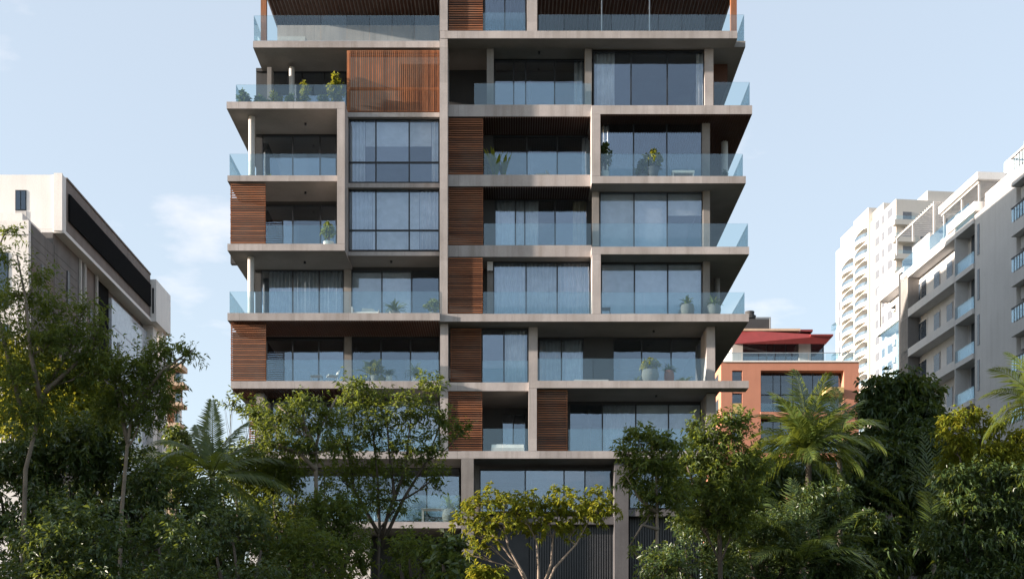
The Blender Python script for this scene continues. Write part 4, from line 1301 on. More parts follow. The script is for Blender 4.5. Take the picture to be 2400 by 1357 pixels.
# many stemmed tall tree in front of the second and third floors
y = -15.0
tree("many_stemmed_tree", "tall many-stemmed tree reaching the third floor slab in front of the lower windows", (X(890, y), y, 0),
     [st(y, (890, 1720, 0), (885, 1357, 0), (890, 1240, 0), (885, 1120, .1), (875, 1020, .2), (850, 930, .2)), st(y, (892, 1260, 0), (925, 1160, -.1), (912, 1060, -.1), (905, 960, -.1)),
      st(y, (893, 1280, 0), (945, 1170, .2), (1000, 1080, .2), (1030, 1000, .2)), st(y, (888, 1250, 0), (830, 1150, .2), (815, 1050, .2), (790, 980, .2)), st(y, (920, 1180, 0), (950, 1100, -.2), (960, 1000, -.2))],
     [cl(828, 905, y, 38, 28), cl(880, 930, y + .2, 52, 34), cl(820, 960, y, 50, 40), cl(930, 960, y - .2, 52, 40), cl(1000, 905, y + .2, 38, 26), cl(990, 965, y, 48, 40), cl(1035, 985, y + .3, 34, 44), cl(870, 1010, y, 60, 42),
      cl(945, 1045, y, 58, 40), cl(1010, 1050, y + .2, 40, 40), cl(800, 1040, y, 44, 44), cl(860, 1090, y + .4, 60, 40), cl(1020, 1115, y, 36, 32), cl(930, 1120, y, 50, 34), cl(1078, 1010, y + .5, 26, 26), cl(1025, 905, y, 20, 16), cl(800, 1120, y + .2, 46, 40), cl(870, 1160, y, 50, 36), cl(930, 1190, y, 40, 24)],
     seed=42, r0=.075, bark=BARKD, per=15, llen=.145, lw=.033, dens=.40, twig=.75, shell=.3)
dark_tree(790, -16.5, 1150, 95, 280, "low olive tree under the many-stemmed tree", 43, LEAF_OL, .7, .14, .036)
dark_tree(965, -18.5, 1255, 70, 190, "small tree under the first floor balcony with the glass railing", 44, LEAF_OL, .7, .14, .036)
# bright small tree in the centre
y = -27.0
tree("spreading_tree", "bright yellow green spreading tree with forked pale branches in front of the slatted gate", (X(1262, y), y, 0),
     [st(y, (1262, 1762, 0), (1262, 1420, 0), (1215, 1330, .1), (1170, 1270, .2), (1120, 1215, .2)), st(y, (1262, 1430, 0), (1228, 1345, -.2), (1190, 1280, -.3), (1180, 1220, -.3)), st(y, (1262, 1410, 0), (1262, 1330, 0), (1258, 1270, .1), (1235, 1220, .2)),
      st(y, (1262, 1420, 0), (1300, 1330, 0), (1350, 1275, .1), (1380, 1220, .1)), st(y, (1262, 1400, 0), (1292, 1320, .3), (1296, 1260, .4), (1310, 1200, .4))],
     [cl(1115, 1190, y, 34, 24), cl(1150, 1165, y + .1, 28, 16), cl(1185, 1185, y, 38, 26), cl(1085, 1225, y, 26, 22), cl(1125, 1240, y - .2, 40, 26), cl(1175, 1235, y - .3, 36, 22), cl(1235, 1180, y + .2, 40, 22), cl(1230, 1215, y, 38, 24),
      cl(1315, 1160, y + .3, 24, 16), cl(1300, 1195, y + .2, 40, 24), cl(1345, 1185, y, 38, 24), cl(1290, 1235, y, 36, 24), cl(1400, 1170, y, 32, 22), cl(1385, 1210, y + .1, 38, 24), cl(1410, 1195, y - .2, 26, 18), cl(1150, 1280, y - .4, 26, 14), cl(1110, 1300, y, 14, 12), cl(1255, 1250, y + .4, 26, 18),
      cl(1345, 1245, y + .2, 24, 18), cl(1440, 1205, y, 14, 10)],
     leaf=LEAF_YL, bark=BARKP, seed=51, r0=.042, per=12, llen=.135, lw=.042, dens=.95, twig=.34, whorl=True, shell=.2, up=.7)
tree("shrub", "small yellow green shrub at the bottom edge below the spreading tree", (X(1140, -27.5), -27.5, 0),
     [st(-27.5, (1140, 1763, 0), (1138, 1450, 0), (1135, 1370, 0))],
     [cl(1125, 1345, -27.5, 40, 22), cl(1160, 1350, -27.5, 30, 18)], leaf=LEAF_YL, bark=BARKD, seed=52, r0=.03, per=12, llen=.11, lw=.04, dens=1.6, twig=.3, shell=.3, cat="shrub")
dark_tree(1060, -24.0, 1265, 55, 160, "dark leafy shrub by the left podium pier", 53, LEAF_DK, .7, .18, .07)
# trees right of centre
y = -18.0
tree("young_tree", "young tree with tiered sprays of leaves before the right podium gate", (X(1545, y), y, 0),
     [st(y, (1545, 1730, 0), (1540, 1357, 0), (1540, 1180, 0), (1536, 1080, 0), (1520, 1010, .1)), st(y, (1540, 1200, 0), (1500, 1170, -.2), (1470, 1120, -.3)), st(y, (1543, 1240, 0), (1505, 1230, -.2), (1475, 1280, -.3))],
     [cl(1490, 1020, y, 34, 22), cl(1470, 1060, y, 36, 16), cl(1530, 1035, y + .2, 40, 26), cl(1575, 1045, y, 28, 28), cl(1505, 1085, y - .2, 50, 26), cl(1560, 1100, y, 44, 30), cl(1480, 1125, y, 38, 22), cl(1535, 1150, y, 50, 30), cl(1520, 1195, y + .2, 30, 16), cl(1478, 1285, y - .3, 12, 8), cl(1590, 1160, y, 40, 40)],
     seed=61, r0=.075, per=15, llen=.14, lw=.036, dens=.85, twig=.6, shell=.35)
y = -14.0
tree("broadleaf_tree", "sunlit olive green tree overlapping the lower right corner of the building", (X(1680, y), y, 0),
     [st(y, (1690, 1715, 0), (1688, 1320, 0), (1685, 1180, 0), (1665, 1080, 0), (1690, 1000, .1)), st(y, (1688, 1250, 0), (1630, 1150, -.2), (1610, 1090, -.3)), st(y, (1688, 1230, 0), (1740, 1130, .3), (1760, 1070, .3))],
     [cl(1705, 985, y, 40, 22), cl(1650, 1030, y, 42, 34), cl(1715, 1030, y + .3, 48, 36), cl(1625, 1080, y, 50, 36), cl(1690, 1090, y - .3, 64, 40), cl(1755, 1090, y + .3, 44, 40), cl(1610, 1140, y, 48, 40), cl(1680, 1160, y - .4, 70, 42), cl(1750, 1160, y, 55, 44), cl(1635, 1210, y, 60, 36), cl(1720, 1230, y, 70, 40), cl(1745, 985, y + .3, 20, 20), cl(1630, 995, y + .2, 16, 22)],
     seed=62, r0=.11, bark=BARKD, per=15, llen=.15, lw=.038, dens=.62, twig=.75, shell=.3)
dark_tree(1650, -8.5, 1190, 110, 270, "dark shaded tree low in front of the right podium", 63, LEAF_DK, .6, .14, .04)
dark_tree(1800, -7.0, 1185, 110, 300, "dark shaded tree below the fan of palm fronds", 64, LEAF_DK, .55, .14, .04)
dark_tree(1560, -25.0, 1290, 75, 200, "low leafy shrub at the foot of the young tree", 65, LEAF_DK, .6, .13, .04)
# royal palms on the right
y = -4.0
palm("royal_palm", "sunlit feathery palm standing in front of the orange building", (X(1893, y), y, 0), (X(1895, y), y, Z(1085, y)),
     [(95, 84, 1.4, .35), (60, 76, 1.2, .7), (130, 74, 1.2, .7), (270, 74, 1.25, .6), (170, 52, 1.0, 1.5), (182, 30, 1.05, 1.3), (190, 5, 1.0, 1.0), (176, -15, .9, .7), (10, 50, .9, 1.5), (-5, 25, 1.0, 1.5), (350, 0, .9, 1.0), (220, 35, 1.0, 1.5), (320, 35, 1.0, 1.5), (250, 10, .9, 1.2), (20, -20, .8, .6), (150, 30, 1.0, 1.3), (40, 35, 1.0, 1.3), (100, 80, 1.1, .3), (200, 72, 1.0, .9), (340, 72, .95, .9), (240, 55, 1.0, 1.3), (300, 58, 1.0, 1.3), (160, 65, 1.05, 1.1), (25, 65, 1.0, 1.1)],
     seed=71, r0=.2, bark=BARKD, n=39, ll=.9, lw=0.083, length=2.85, vee=.55, droopl=.7)
y = 1.0
palm("royal_palm", "smaller palm right of the sunlit feathery palm with fronds across the orange wall", (X(1965, y), y, 0), (X(1968, y), y, Z(1050, y)),
     [(85, 82, 1.0, .5), (50, 70, .95, .9), (120, 72, .9, .9), (180, 40, .9, 1.5), (0, 45, .9, 1.4), (300, 40, .9, 1.5), (230, 30, .9, 1.6), (200, 0, .9, 1.0), (340, 5, .8, 1.0)],
     seed=72, r0=.18, bark=BARKD, n=36, ll=.85, lw=0.083, length=2.9, vee=.5, droopl=.7)
y = -6.0
palm("royal_palm", "palm at the far right edge with arching fronds against the grey wall", (X(2450, y), y, 0), (X(2440, y), y, Z(985, y)),
     [(178, 60, 1.0, 1.0), (185, 38, 1.0, 1.2), (192, 12, 1.0, 1.2), (170, -5, 1.0, 1.0), (200, 75, 1.0, .8), (90, 80, 1.0, .6), (240, 30, 1.0, 1.4), (300, 40, 1.0, 1.4), (0, 40, 1.0, 1.4)],
     seed=73, r0=.2, bark=BARKD, n=35, ll=.8, lw=0.083, length=2.9, vee=.5, droopl=.7)
dark_tree(1925, -6.0, 1140, 95, 300, "dark tree hiding the palm trunks before the orange building", 66, LEAF_DK, .6, .17, .05)
y = -7.5
palm("palm", "low shaded palm with long drooping fronds at the bottom right of the block", (X(1880, y), y, 0), (X(1882, y), y, Z(1330, y)),
     [(100, 82, 1.1, .3), (70, 70, 1.1, .5), (125, 68, 1.1, .6), (165, 55, 1.0, 1.0), (15, 55, 1.15, .7), (30, 40, 1.1, .9), (180, 30, 1.0, 1.2), (0, 20, 1.0, 1.2), (270, 40, 1.0, 1.4), (230, 30, 1.0, 1.4), (310, 30, 1.0, 1.4), (200, 62, 1.0, 1.0)],
     seed=74, r0=.2, n=29, ll=.95, lw=0.099, length=3.5, vee=.35, droopl=.45, shaft=False)
y = 3.0
palm("palm", "palm with pale trunk and upright fronds in the dark foliage at lower right", (X(2190, y), y, 0), (X(2188, y), y, Z(1320, y)),
     [(95, 86, 1.5, .2), (110, 80, 1.35, .3), (75, 80, 1.45, .3), (168, 56, 1.5, .9), (176, 66, 1.3, .8), (20, 58, 1.2, .8), (40, 66, 1.3, .6), (140, 60, 1.1, .8), (250, 60, 1.1, 1.0), (300, 55, 1.1, 1.0)],
     seed=75, r0=.19, n=29, ll=.85, lw=0.099, length=4.2, vee=.4, droopl=.35, bark=BARK)
dark_tree(1800, 4.0, 1075, 85, 330, "dark tree behind the sunlit palm, hiding the foot of the orange building", 67, LEAF_DK, .8, .24, .075)
dark_tree(1745, 3.0, 1090, 75, 330, "dark tree close to the right side of the apartment block", 68, LEAF_DK, .8, .24, .075)
dark_tree(1930, 5.0, 1095, 95, 330, "dark tree between the two sunlit palms", 69, LEAF_DK, .8, .24, .075)
dark_tree(1700, 4.0, 1110, 60, 340, "dark tree filling the gap at the right foot of the apartment block", 70, LEAF_DK, .8, .24, .075)
# big dark mango-like trees shaded by the building
def mango(px, y, clumps, label, seed, leaf=LEAF_DK, dens=.62, r0=.25, llen=.30, lw=.085):
    t0 = min(c[1] for c in clumps); mx = sum(c[0] for c in clumps) / len(clumps)
    return tree("broadleaf_tree", label, (X(px, y), y, 0), [st(y, (px, HZN + CAMZ * FPX / (CAMD + y), 0), (px, t0 + 260, 0), (px + (mx - px) * .5, t0 + 120, 0), (mx, t0 + 40, .2)), st(y, (px, t0 + 250, 0), (px + 35, t0 + 170, .3), (mx + 45, t0 + 90, .4)), st(y, (px, t0 + 255, 0), (px - 35, t0 + 170, -.3), (mx - 50, t0 + 95, -.4))],
         [cl(a, b, y + c, d, e) for (a, b, c, d, e) in clumps], leaf=leaf, bark=BARKD, seed=seed, r0=r0, per=12, llen=llen, lw=lw, dens=dens, twig=.7, droop=.5, up=.15, shell=.35)
mango(2120, 8.0, [(2110, 905, 0, 50, 42), (2060, 920, .3, 42, 34), (2150, 925, .3, 48, 44), (2090, 970, 0, 55, 44), (2165, 980, -.3, 42, 40), (2035, 955, .3, 30, 26), (2120, 1040, 0, 100, 55), (2040, 1050, .4, 70, 50), (2200, 1050, .4, 66, 50)],
      "tall dark glossy-leaved tree in front of the grey flats, rising above its neighbours", 81, dens=.5)
mango(2080, 6.0, [(2060, 1080, 0, 80, 50), (2150, 1060, .4, 80, 55), (2220, 1070, 0, 60, 50), (2030, 1140, 0, 75, 50), (2110, 1150, -.4, 90, 55), (2200, 1140, 0, 80, 55)],
      "dense dark tree behind the upright palm fronds", 82)
mango(2300, -3.0, [(2235, 985, 0, 32, 20), (2275, 975, .3, 34, 18), (2315, 1005, .3, 40, 24), (2250, 1030, 0, 44, 26), (2365, 1045, 0, 44, 24), (2400, 1025, .3, 40, 22), (2305, 1065, 0, 60, 30), (2215, 1015, .2, 22, 18), (2390, 1085, 0, 50, 26), (2240, 1085, .4, 50, 26)],
      "yellow green tree top catching the sun below the grey flats", 83, LEAF_YL, .5, .1, .17, .055)
mango(2330, 9.0, [(2300, 1120, 0, 75, 50), (2370, 1100, .4, 60, 46), (2260, 1180, 0, 80, 55), (2350, 1190, 0, 85, 60), (2410, 1170, 0, 60, 60)],
      "big dark green tree at the right edge of the picture", 84, dens=.55, llen=.3, lw=.085)
mango(2270, 5.0, [(2260, 1230, 0, 90, 55), (2350, 1250, .4, 90, 60), (2180, 1290, 0, 90, 55), (2290, 1320, 0, 110, 60), (2390, 1340, 0, 80, 60), (2170, 1220, .3, 60, 40)],
      "dark broadleaf thicket tree at the lower right corner", 85, dens=.6, r0=.14, llen=.3, lw=.085)
mango(2040, 2.6, [(2040, 1250, 0, 80, 50), (1980, 1300, .3, 90, 55), (2080, 1310, 0, 80, 55), (2010, 1360, 0, 110, 40)],
      "dark low tree between the two lower right palms", 86, dens=.6, r0=.12, llen=.28, lw=.08)
mango(2290, -5.0, [(2240, 1125, 0, 60, 36), (2320, 1115, .4, 60, 34), (2395, 1125, 0, 60, 40), (2270, 1190, 0, 75, 44), (2360, 1200, .3, 75, 48), (2225, 1260, 0, 70, 44), (2310, 1280, 0, 85, 50), (2400, 1275, .3, 70, 56), (2340, 1350, 0, 110, 44), (2240, 1340, 0, 70, 40)],
      "dark leafy tree in front below the yellow green tree top at the right edge", 87, dens=.5, r0=.12, llen=.2, lw=.06)

# ------------------------------------------------------------------ pot plants, planters and furniture on the balconies
def pot_plant(name, label, px, y, lv, potw, poth, plant, seed, m=POTG, shape='taper', size=.9, spread=.5, leaf=LEAF_PT, ll=.22, lw=.06, nleaf=90, group=None, zf=None, cat="pot plant", stiff=False):
    """pot: lathe of width/height in metres; plant 'spray' (arching blades), 'bush' (leafy twigs), 'palm' (fronds), 'big' (broad leaves)"""
    z = FL[lv] + .003 if zf is None else zf
    root = thing(name, label, cat, (X(px, y), y, z))
    r = potw / 2
    prof = {'taper': [(r * .62, 0), (r * .9, poth * .35), (r, poth * .6), (r * .92, poth * .9), (r * .82, poth), (r * .72, poth), (r * .70, poth * .93)],
            'slim': [(r * .7, 0), (r, poth * .4), (r * .95, poth * .75), (r * .8, poth), (r * .7, poth), (r * .68, poth * .94)],
            'cone': [(r * .7, 0), (r, poth), (r * .9, poth), (r * .88, poth * .93)],
            'round': [(r * .5, 0), (r * .95, poth * .3), (r, poth * .55), (r * .8, poth * .88), (r * .55, poth), (r * .48, poth), (r * .46, poth * .94)]}[shape]
    MB().lathe(prof, 0, 0, 20).build("pot", m, root, smooth=True)
    rng = np.random.default_rng(seed)
    top = np.array([0, 0, poth * .93])
    if plant in ('spray', 'palm', 'big'):
        V, T = [], []
        n = nleaf
        for i in range(n):
            a = rng.uniform(0, 2 * math.pi); el = math.radians(rng.uniform(25, 88) if plant != 'big' else rng.uniform(15, 75))
            if stiff: el = math.radians(rng.uniform(66, 89))
            L = size * rng.uniform(.6, 1.05); W = lw * rng.uniform(.8, 1.2)
            hd = np.array([math.cos(a), math.sin(a), 0]); sd = np.array([-math.sin(a), math.cos(a), 0])
            p = top + hd * rng.uniform(0, r * .3); e = el
            k = 5; b = len(V)
            for j in range(k + 1):
                t = j / k
                w = W * (math.sin(math.pi * min(1, .08 + t * .92)) ** (.6 if plant != 'big' else .9)) + .002
                if plant == 'big' and t < .45: w = .008
                up_ = np.array([0, 0, 1]) * w * .25
                V += [p + sd * w + up_, p, p - sd * w + up_]
                p = p + (hd * math.cos(e) * spread * 1.6 + np.array([0, 0, math.sin(e)])) * L / k
                e -= (.10 if stiff else .32 if plant != 'big' else .2) * rng.uniform(.6, 1.4)
            for j in range(k):
                for s in (0, 1):
                    q = b + j * 3 + s
                    T += [(q, q + 1, q + 4), (q, q + 4, q + 3)]
        np_mesh("foliage", np.array(V), np.array(T), leaf, root)
    else:
        wd = MB()
        hs = size
        wd.tube([(0, 0, poth * .9), (.02, .01, poth + hs * .35), (-.02, .02, poth + hs * .7)], [.025, .02, .012], 6)
        P, D = [], []
        for k in range(max(6, nleaf // 9)):
            a = rng.uniform(0, 2 * math.pi); zz = rng.uniform(.3, 1.0)
            rr = spread * math.sin(math.pi * min(1, .25 + .7 * zz)) * rng.uniform(.5, 1.0)
            tip = np.array([math.cos(a) * rr, math.sin(a) * rr, poth + hs * zz])
            s = np.array([0, 0, poth + hs * max(.15, zz - .3)])
            wd.tube([s, (s + tip) / 2 + [0, 0, .03], tip], [.012, .008, .004], 4, False)
            for q in range(12):
                t = rng.uniform(.35, 1.05)
                P.append(s + (tip - s) * t); D.append((tip - s) * .8 / max(.01, np.linalg.norm(tip - s)) + rng.normal(size=3) * .7)
        wd.build("stem", BARKD, root)
        n = len(P)
        V, T = leaf_mesh(np.array(P), np.array(D), ll * rng.uniform(.6, 1.15, n), lw * rng.uniform(.8, 1.2, n) * 1.3, rng, .3)
        np_mesh("foliage", V, T, leaf, root)
    return root

# level 7 left planter garden
def shrub(label, px, y, lv, w, h, seed, leaf=LEAF_PT, ll=.16, lw=.06, n=150, stem=.25, name="shrub"):
    root = thing(name, label, "shrub", (X(px, y), y, FL[lv] + .003))
    rng = np.random.default_rng(seed); wd = MB(); P, D = [], []
    for k in range(n // 10):
        a = rng.uniform(0, 2 * math.pi); zz = rng.uniform(stem, 1.0) * h
        rr = w * .5 * math.sqrt(rng.uniform(.05, 1)) * math.sin(math.pi * min(1, .3 + .6 * zz / h))
        tip = np.array([math.cos(a) * rr, math.sin(a) * rr * .6, zz]); s = np.array([tip[0] * .15, tip[1] * .15, zz * .45])
        wd.tube([(0, 0, 0), s, tip], [.018, .012, .004], 4, False)
        for q in range(14):
            t = rng.uniform(.2, 1.08); P.append(s + (tip - s) * t); D.append((tip - s) / max(.01, np.linalg.norm(tip - s)) + rng.normal(size=3) * .8)
    wd.build("stem", BARKD, root)
    m_ = len(P)
    V, T = leaf_mesh(np.array(P), np.array(D), ll * rng.uniform(.6, 1.15, m_), lw * rng.uniform(.8, 1.2, m_), rng, .3)
    np_mesh("foliage", V, T, leaf, root)
shrub("round dark shrub at the left corner of the planted balcony", 571, .55, 7, .75, .95, 101, LEAF_DK, .17, .09, 520)
shrub("low spreading shrub behind the glass of the planted balcony, next to the round one", 610, .6, 7, .9, .7, 102, LEAF_PT, .17, .06, 520)
shrub("feathery grey green shrub in the planted balcony left of its middle", 645, .6, 7, .8, .95, 103, LEAF_YL, .17, .045, 480)
shrub("dense dark shrub in the middle of the planted balcony", 682, .6, 7, 1.0, .75, 104, LEAF_PT, .16, .06, 560)
shrub("tall airy shrub with sunlit tips on the planted balcony", 714, .6, 7, .75, 1.45, 105, LEAF_YL, .16, .06, 420)
shrub("low dark shrub on the planted balcony under the sunlit small tree", 757, .6, 7, .8, .75, 106, LEAF_PT, .16, .06, 480)
shrub("small sunlit yellow green tree beside the cedar slat screen", 786, .55, 7, .95, 1.75, 107, LEAF_YL, .2, .1, 520, .4, "potted_tree")
# terrace plants
for i, (px, h, w, lab) in enumerate(((745, .85, .6, "pale wispy plant on the left terrace, first from the corner"), (790, .8, .8, "pale wispy plant on the left terrace, just left of the long table"), (930, .7, .5, "small pale plant on the left terrace, right of the long table"), (962, .75, .6, "wispy trailing plant on the left terrace before the last seam"), (1014, .8, .4, "small plant on the left terrace next to the concrete pillar"))):
    shrub(lab, px, 5.4, 8, w, h + .5, 120 + i, LEAF_OL, .14, .035, 160)
shrub("low plant on the right terrace beside the grey pier", 1283, 1.6, 8, .8, .5, 126, LEAF_OL, .14, .035, 160)
shrub("small upright plant on the right terrace left of the outdoor chairs", 1351, 1.6, 8, .4, .75, 127, LEAF_OL, .14, .04, 140)

# furniture
def table(name, label, px0, px1, y, lv, h, m=COLW, depth=.8, top=.05, leg=.05, group=None):
    root = thing(name, label, "table", ((X(px0, y) + X(px1, y)) / 2, y, FL[lv] + .003))
    w = X(px1, y) - X(px0, y)
    box("top", -w / 2, w / 2, -depth / 2, depth / 2, h - top, h, m, root)
    for sx in (-1, 1):
        for sy in (-1, 1):
            x = sx * (w / 2 - leg); yy = sy * (depth / 2 - leg)
            box("leg", x - leg / 2, x + leg / 2, yy - leg / 2, yy + leg / 2, 0, h - top - .001, m, root)
    return root
def chair(name, label, px, y, lv, rz=0, m=METG, seatm=None, w=.5, back=.85, cat="chair"):
    root = thing(name, label, cat, (X(px, y), y, FL[lv] + .003), rz)
    h = .44
    box("seat", -w / 2, w / 2, -.24, .24, h - .05, h, seatm or m, root)
    b = MB(); b.prism([(.2, h + .001), (.25, h + .001), (.33, back), (.28, back)], 'x', -w / 2, w / 2); b.build("backrest", seatm or m, root)
    for sx in (-1, 1):
        for sy in (-1, 1):
            MB().tube([(sx * (w / 2 - .04), sy * .2, h - .05), (sx * (w / 2 - .01), sy * .25, 0)], .014, 6).build("leg", m, root)
    return root
table("long_table", "long pale outdoor table behind the glass of the left terrace", 822, 916, 4.6, 8, .95, COLW, 1.0)
table("side_table", "low slatted table on the left terrace left of the long table", 755, 784, 4.0, 8, .5, METG, .6)
for i, px in enumerate((1405, 1455, 1512)):
    chair("outdoor_chair", ("leftmost", "middle", "rightmost")[i] + " of three pale outdoor chairs on the right terrace", px, 1.7, 8, math.pi * .02, METG, COLW, .75, .72)
# level 6 left: small ornaments
for i, (px, w, h, m, lab) in enumerate(((632, .28, .62, POTW, "white vase like ornament at the left of the balcony above the cedar shutter"), (670, .22, .25, POTW, "small white bowl on the balcony above the cedar shutter"), (727, .55, .42, POTG, "squat grey pot with a sprig on the balcony above the cedar shutter"), (762, .25, .3, POTW, "small pale pot next to the concrete frame above the cedar shutter"))):
    pot_plant("ornamental_pot", lab, px, 1.2, 6, w, h * .7, 'spray', 140 + i, m, 'round', size=h * .55, nleaf=14, lw=.015, spread=.3, cat="pot")
# level 6 middle
pot_plant("banana_plant", "tall upright tropical plant in white pot beside the louvre screen", 1161, 1.05, 6, .5, .32, 'spray', 151, POTW, 'cone', size=1.5, nleaf=18, lw=.10, spread=.5, leaf=LEAF_YL, stiff=True)
pot_plant("banana_plant", "second tropical plant in white pot, right of the taller one", 1180, 1.15, 6, .42, .3, 'spray', 152, POTW, 'cone', size=1.35, nleaf=14, lw=.085, spread=.6, leaf=LEAF_YL, stiff=True)
pot_plant("leafy_plant", "dark leafy plant squeezed between louvre screen and tropical plants", 1142, 1.5, 6, .35, .3, 'bush', 153, POTG, 'cone', size=1.35, nleaf=130, spread=.3, leaf=LEAF_DK)
table("small_table", "small pale table on the middle balcony right of the tropical plants", 1255, 1282, 1.3, 6, .55, COLW, .5)
chair("garden_chair", "pale chair beside the small table on the middle balcony", 1297, 1.5, 6, 1.2, METG, COLW)
chair("lounge_chair", "pale canvas lounge chair behind the tropical plants", 1205, 1.9, 6, -.8, METG, FABW)
# level 6 right
pot_plant("fig_tree", "tall dark leafy fig in pale pot beside the concrete frame on the right balcony", 1418, .55, 6, .42, .42, 'bush', 161, POTW, 'cone', size=1.55, nleaf=300, spread=.38, leaf=LEAF_DK, ll=.2, lw=.085)
pot_plant("fig_tree", "sunlit yellow green bushy plant in dark pot on the right balcony", 1530, .5, 6, .60, .58, 'bush', 162, POTD, 'cone', size=.92, nleaf=330, spread=.55, leaf=LEAF_YL, ll=.18, lw=.075)
pot_plant("leafy_plant", "dark bush beside the dark pot on the right balcony", 1506, .65, 6, .4, .3, 'bush', 163, POTD, 'cone', size=.7, nleaf=240, spread=.42, leaf=LEAF_DK, ll=.17, lw=.06)
table("white_table", "white slab table behind the right balcony glass", 1574, 1626, .6, 6, .42, POTW, .5, .12)
pot_plant("leafy_plant", "slim leafy plant beside the round column at the right corner", 1701, 2.2, 6, .35, .35, 'bush', 164, POTG, 'cone', size=.85, nleaf=120, spread=.22, leaf=LEAF_DK)
# level 5
pot_plant("leafy_plant", "bushy plant in white pot beside the concrete frame, right of the cedar shutter", 770, .4, 5, .52, .34, 'bush', 171, POTW, 'cone', size=.98, nleaf=380, spread=.42, leaf=LEAF_PT, ll=.17, lw=.06)
ac = thing("round_armchair", "dark round wicker armchair with pale cushion on the middle balcony", "armchair", (X(1185, 1.2), 1.2, FL[5] + .003))
rng_ = np.random.default_rng(3)
b = MB()
arc = [(math.cos(t) * .36, math.sin(t) * .30) for t in [math.radians(-25 + 230 * i / 14) for i in range(15)]]
for i in range(14):
    (xa, ya), (xb, yb) = arc[i], arc[i + 1]
    ta = .42 + .16 * math.sin(math.pi * i / 14); tb = .42 + .16 * math.sin(math.pi * (i + 1) / 14)
    b.quadbox([(xa, ya, .1), (xb, yb, .1), (xb * .88, yb * .88, .1), (xa * .88, ya * .88, .1), (xa * 1.05, ya * 1.05, ta), (xb * 1.05, yb * 1.05, tb), (xb * .9, yb * .9, tb), (xa * .9, ya * .9, ta)])
b.build("backrest", FABD, ac)
MB().lathe([(.22, .05), (.31, .12), (.32, .26), (.30, .28)], 0, 0, 18).build("base", FABD, ac, smooth=True)
MB().lathe([(.22, .281), (.28, .30), (.28, .36), (.22, .38)], 0, 0, 18).build("cushion", FABW, ac, smooth=True)
MB().box(-.2, .2, .18, .27, .36, .52).build("back_cushion", FABD, ac)
pot_plant("small_pot", "white square planter beside the round armchair", 1148, 1.3, 5, .45, .32, 'spray', 172, POTW, 'cone', size=.25, nleaf=10, lw=.02)
# level 4
so = thing("sofa", "white outdoor sofa behind the glass left of the potted fern", "sofa", (X(858, 1.2), 1.2, FL[4] + .003))
MB().box(-.62, .62, -.35, .35, .12, .36).build("seat", FABW, so)
MB().prism([(-.68, .05), (-.6, .05), (-.6, .58), (-.68, .62)], 'y', -.38, .38).build("armrest", COLW, so)
MB().prism([(-.3, .361), (.55, .361), (.66, .40), (.3, .66), (-.22, .70)], 'y', .18, .36).build("backrest", FABW, so)
MB().prism([(.601, .05), (.68, .05), (.68, .45), (.621, .45)], 'y', -.38, .38).build("armrest", COLW, so)
pot_plant("fern", "fern like palm in grey pot right of the white sofa", 925, .8, 4, .52, .34, 'spray', 181, POTG, 'cone', size=.85, nleaf=60, lw=.03, spread=.6)
pot_plant("leafy_plant", "leafy plant next to the main pillar on the sofa balcony", 1016, .8, 4, .42, .3, 'bush', 182, POTG, 'cone', size=.6, nleaf=260, spread=.5, leaf=LEAF_PT)
chair("metal_chair", "dark metal chair in the corner against the concrete frame", 1419, .6, 4, 1.5, METD, METD, .42, .62)
pot_plant("urn_plant", "tall grey urn with spiky plant, left one of the pair at the right corner", 1611, .65, 4, .70, .62, 'spray', 183, POTG, 'taper', size=.68, nleaf=46, lw=.035, spread=.4)
pot_plant("urn_plant", "tall grey urn with spiky plant, right one of the pair at the right corner", 1673, .65, 4, .70, .62, 'spray', 184, POTG, 'taper', size=.68, nleaf=46, lw=.035, spread=.45)
pot_plant("low_bowl", "low pale bowl planter left of the two grey urns", 1478, .6, 4, .7, .12, 'spray', 185, POTW, 'cone', size=.12, nleaf=8, lw=.02)
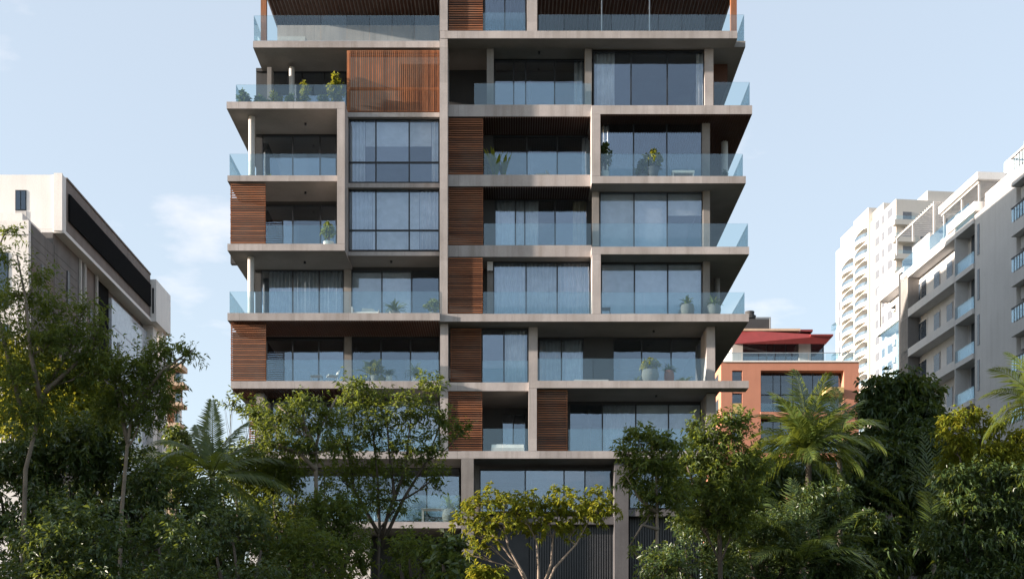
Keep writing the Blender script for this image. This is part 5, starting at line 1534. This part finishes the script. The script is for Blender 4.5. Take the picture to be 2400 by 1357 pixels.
# level 3
chair("wire_chair", "white shell chair with thin legs on the louvre corner balcony", 779, .8, 3, -1.2, METG, FABW, .5, .66)
table("cafe_table", "little round-legged metal table beside the white shell chair", 728, 755, .8, 3, .42, METG, .5, .03, .03)
pot_plant("broadleaf_plant", "dark broad leaved plant behind the glass above the tree tops", 873, 1.3, 3, .5, .4, 'big', 191, POTG, 'cone', size=1.45, nleaf=34, lw=.19, spread=.42, leaf=LEAF_DK)
pot_plant("leafy_plant", "bushy light plant in front of the broad leaved one", 878, .5, 3, .4, .35, 'bush', 192, POTG, 'cone', size=.55, nleaf=240, spread=.45, leaf=LEAF_YL, ll=.16, lw=.05)
pot_plant("spiky_plant", "spiky plant in tall white pot, left one of two white pots", 912, .6, 3, .32, .4, 'spray', 193, POTW, 'slim', size=.6, nleaf=60, lw=.025, spread=.5)
pot_plant("spiky_plant", "dark spiky plant in white pot near the main pillar", 973, .6, 3, .30, .34, 'spray', 194, POTW, 'slim', size=.95, nleaf=80, lw=.02, spread=.45, leaf=LEAF_DK)
pot_plant("urn_plant", "big grey sunlit urn with bushy yellow plant on the lower right balcony", 1524, .55, 3, .85, .64, 'bush', 195, POTG, 'taper', size=.55, nleaf=420, spread=.55, leaf=LEAF_YL, ll=.17, lw=.05)
pot_plant("urn_plant", "terracotta urn with green plant on the lower right balcony", 1568, .55, 3, .50, .62, 'spray', 196, POTT, 'slim', size=.5, nleaf=60, lw=.03, spread=.6)
pot_plant("leafy_plant", "dark plant behind the terracotta urn", 1602, 1.6, 3, .4, .2, 'spray', 197, POTD, 'cone', size=.7, nleaf=50, lw=.03, spread=.6, leaf=LEAF_DK)
pot_plant("leafy_plant", "dark plant left of the big grey urn", 1490, 1.6, 3, .4, .2, 'spray', 198, POTD, 'cone', size=.6, nleaf=50, lw=.03, spread=.6, leaf=LEAF_DK)
table("bench", "long low bench on the lower right balcony left of the urns", 1345, 1425, 1.0, 3, .22, COLW, .6, .05)
# level 2
bd = thing("day_bed", "white day bed behind glass between the two louvre screens", "bed", (X(1190, 1.0), 1.0, FL[2] + .003))
MB().box(-.8, .8, -.5, .5, .08, .26).build("base", COLW, bd); MB().box(-.78, .78, -.48, .48, .261, .42).build("mattress", FABW, bd)
MB().box(-.55, -.1, .1, .4, .421, .55).build("pillow", FABW, bd)
# level 1
pot_plant("round_urn", "round grey urn with young palm beside the lower pier", 1054, .6, 1, .75, .72, 'spray', 199, POTG, 'round', size=1.25, nleaf=22, lw=.05, spread=.3, zf=Z(1223) + .003)
tb = table("glass_table", "glass topped table with white legs on the first floor balcony", 988, 1042, 1.0, 1, .75, COLW, .8, .03)
tb.location.z = Z(1223) + .003
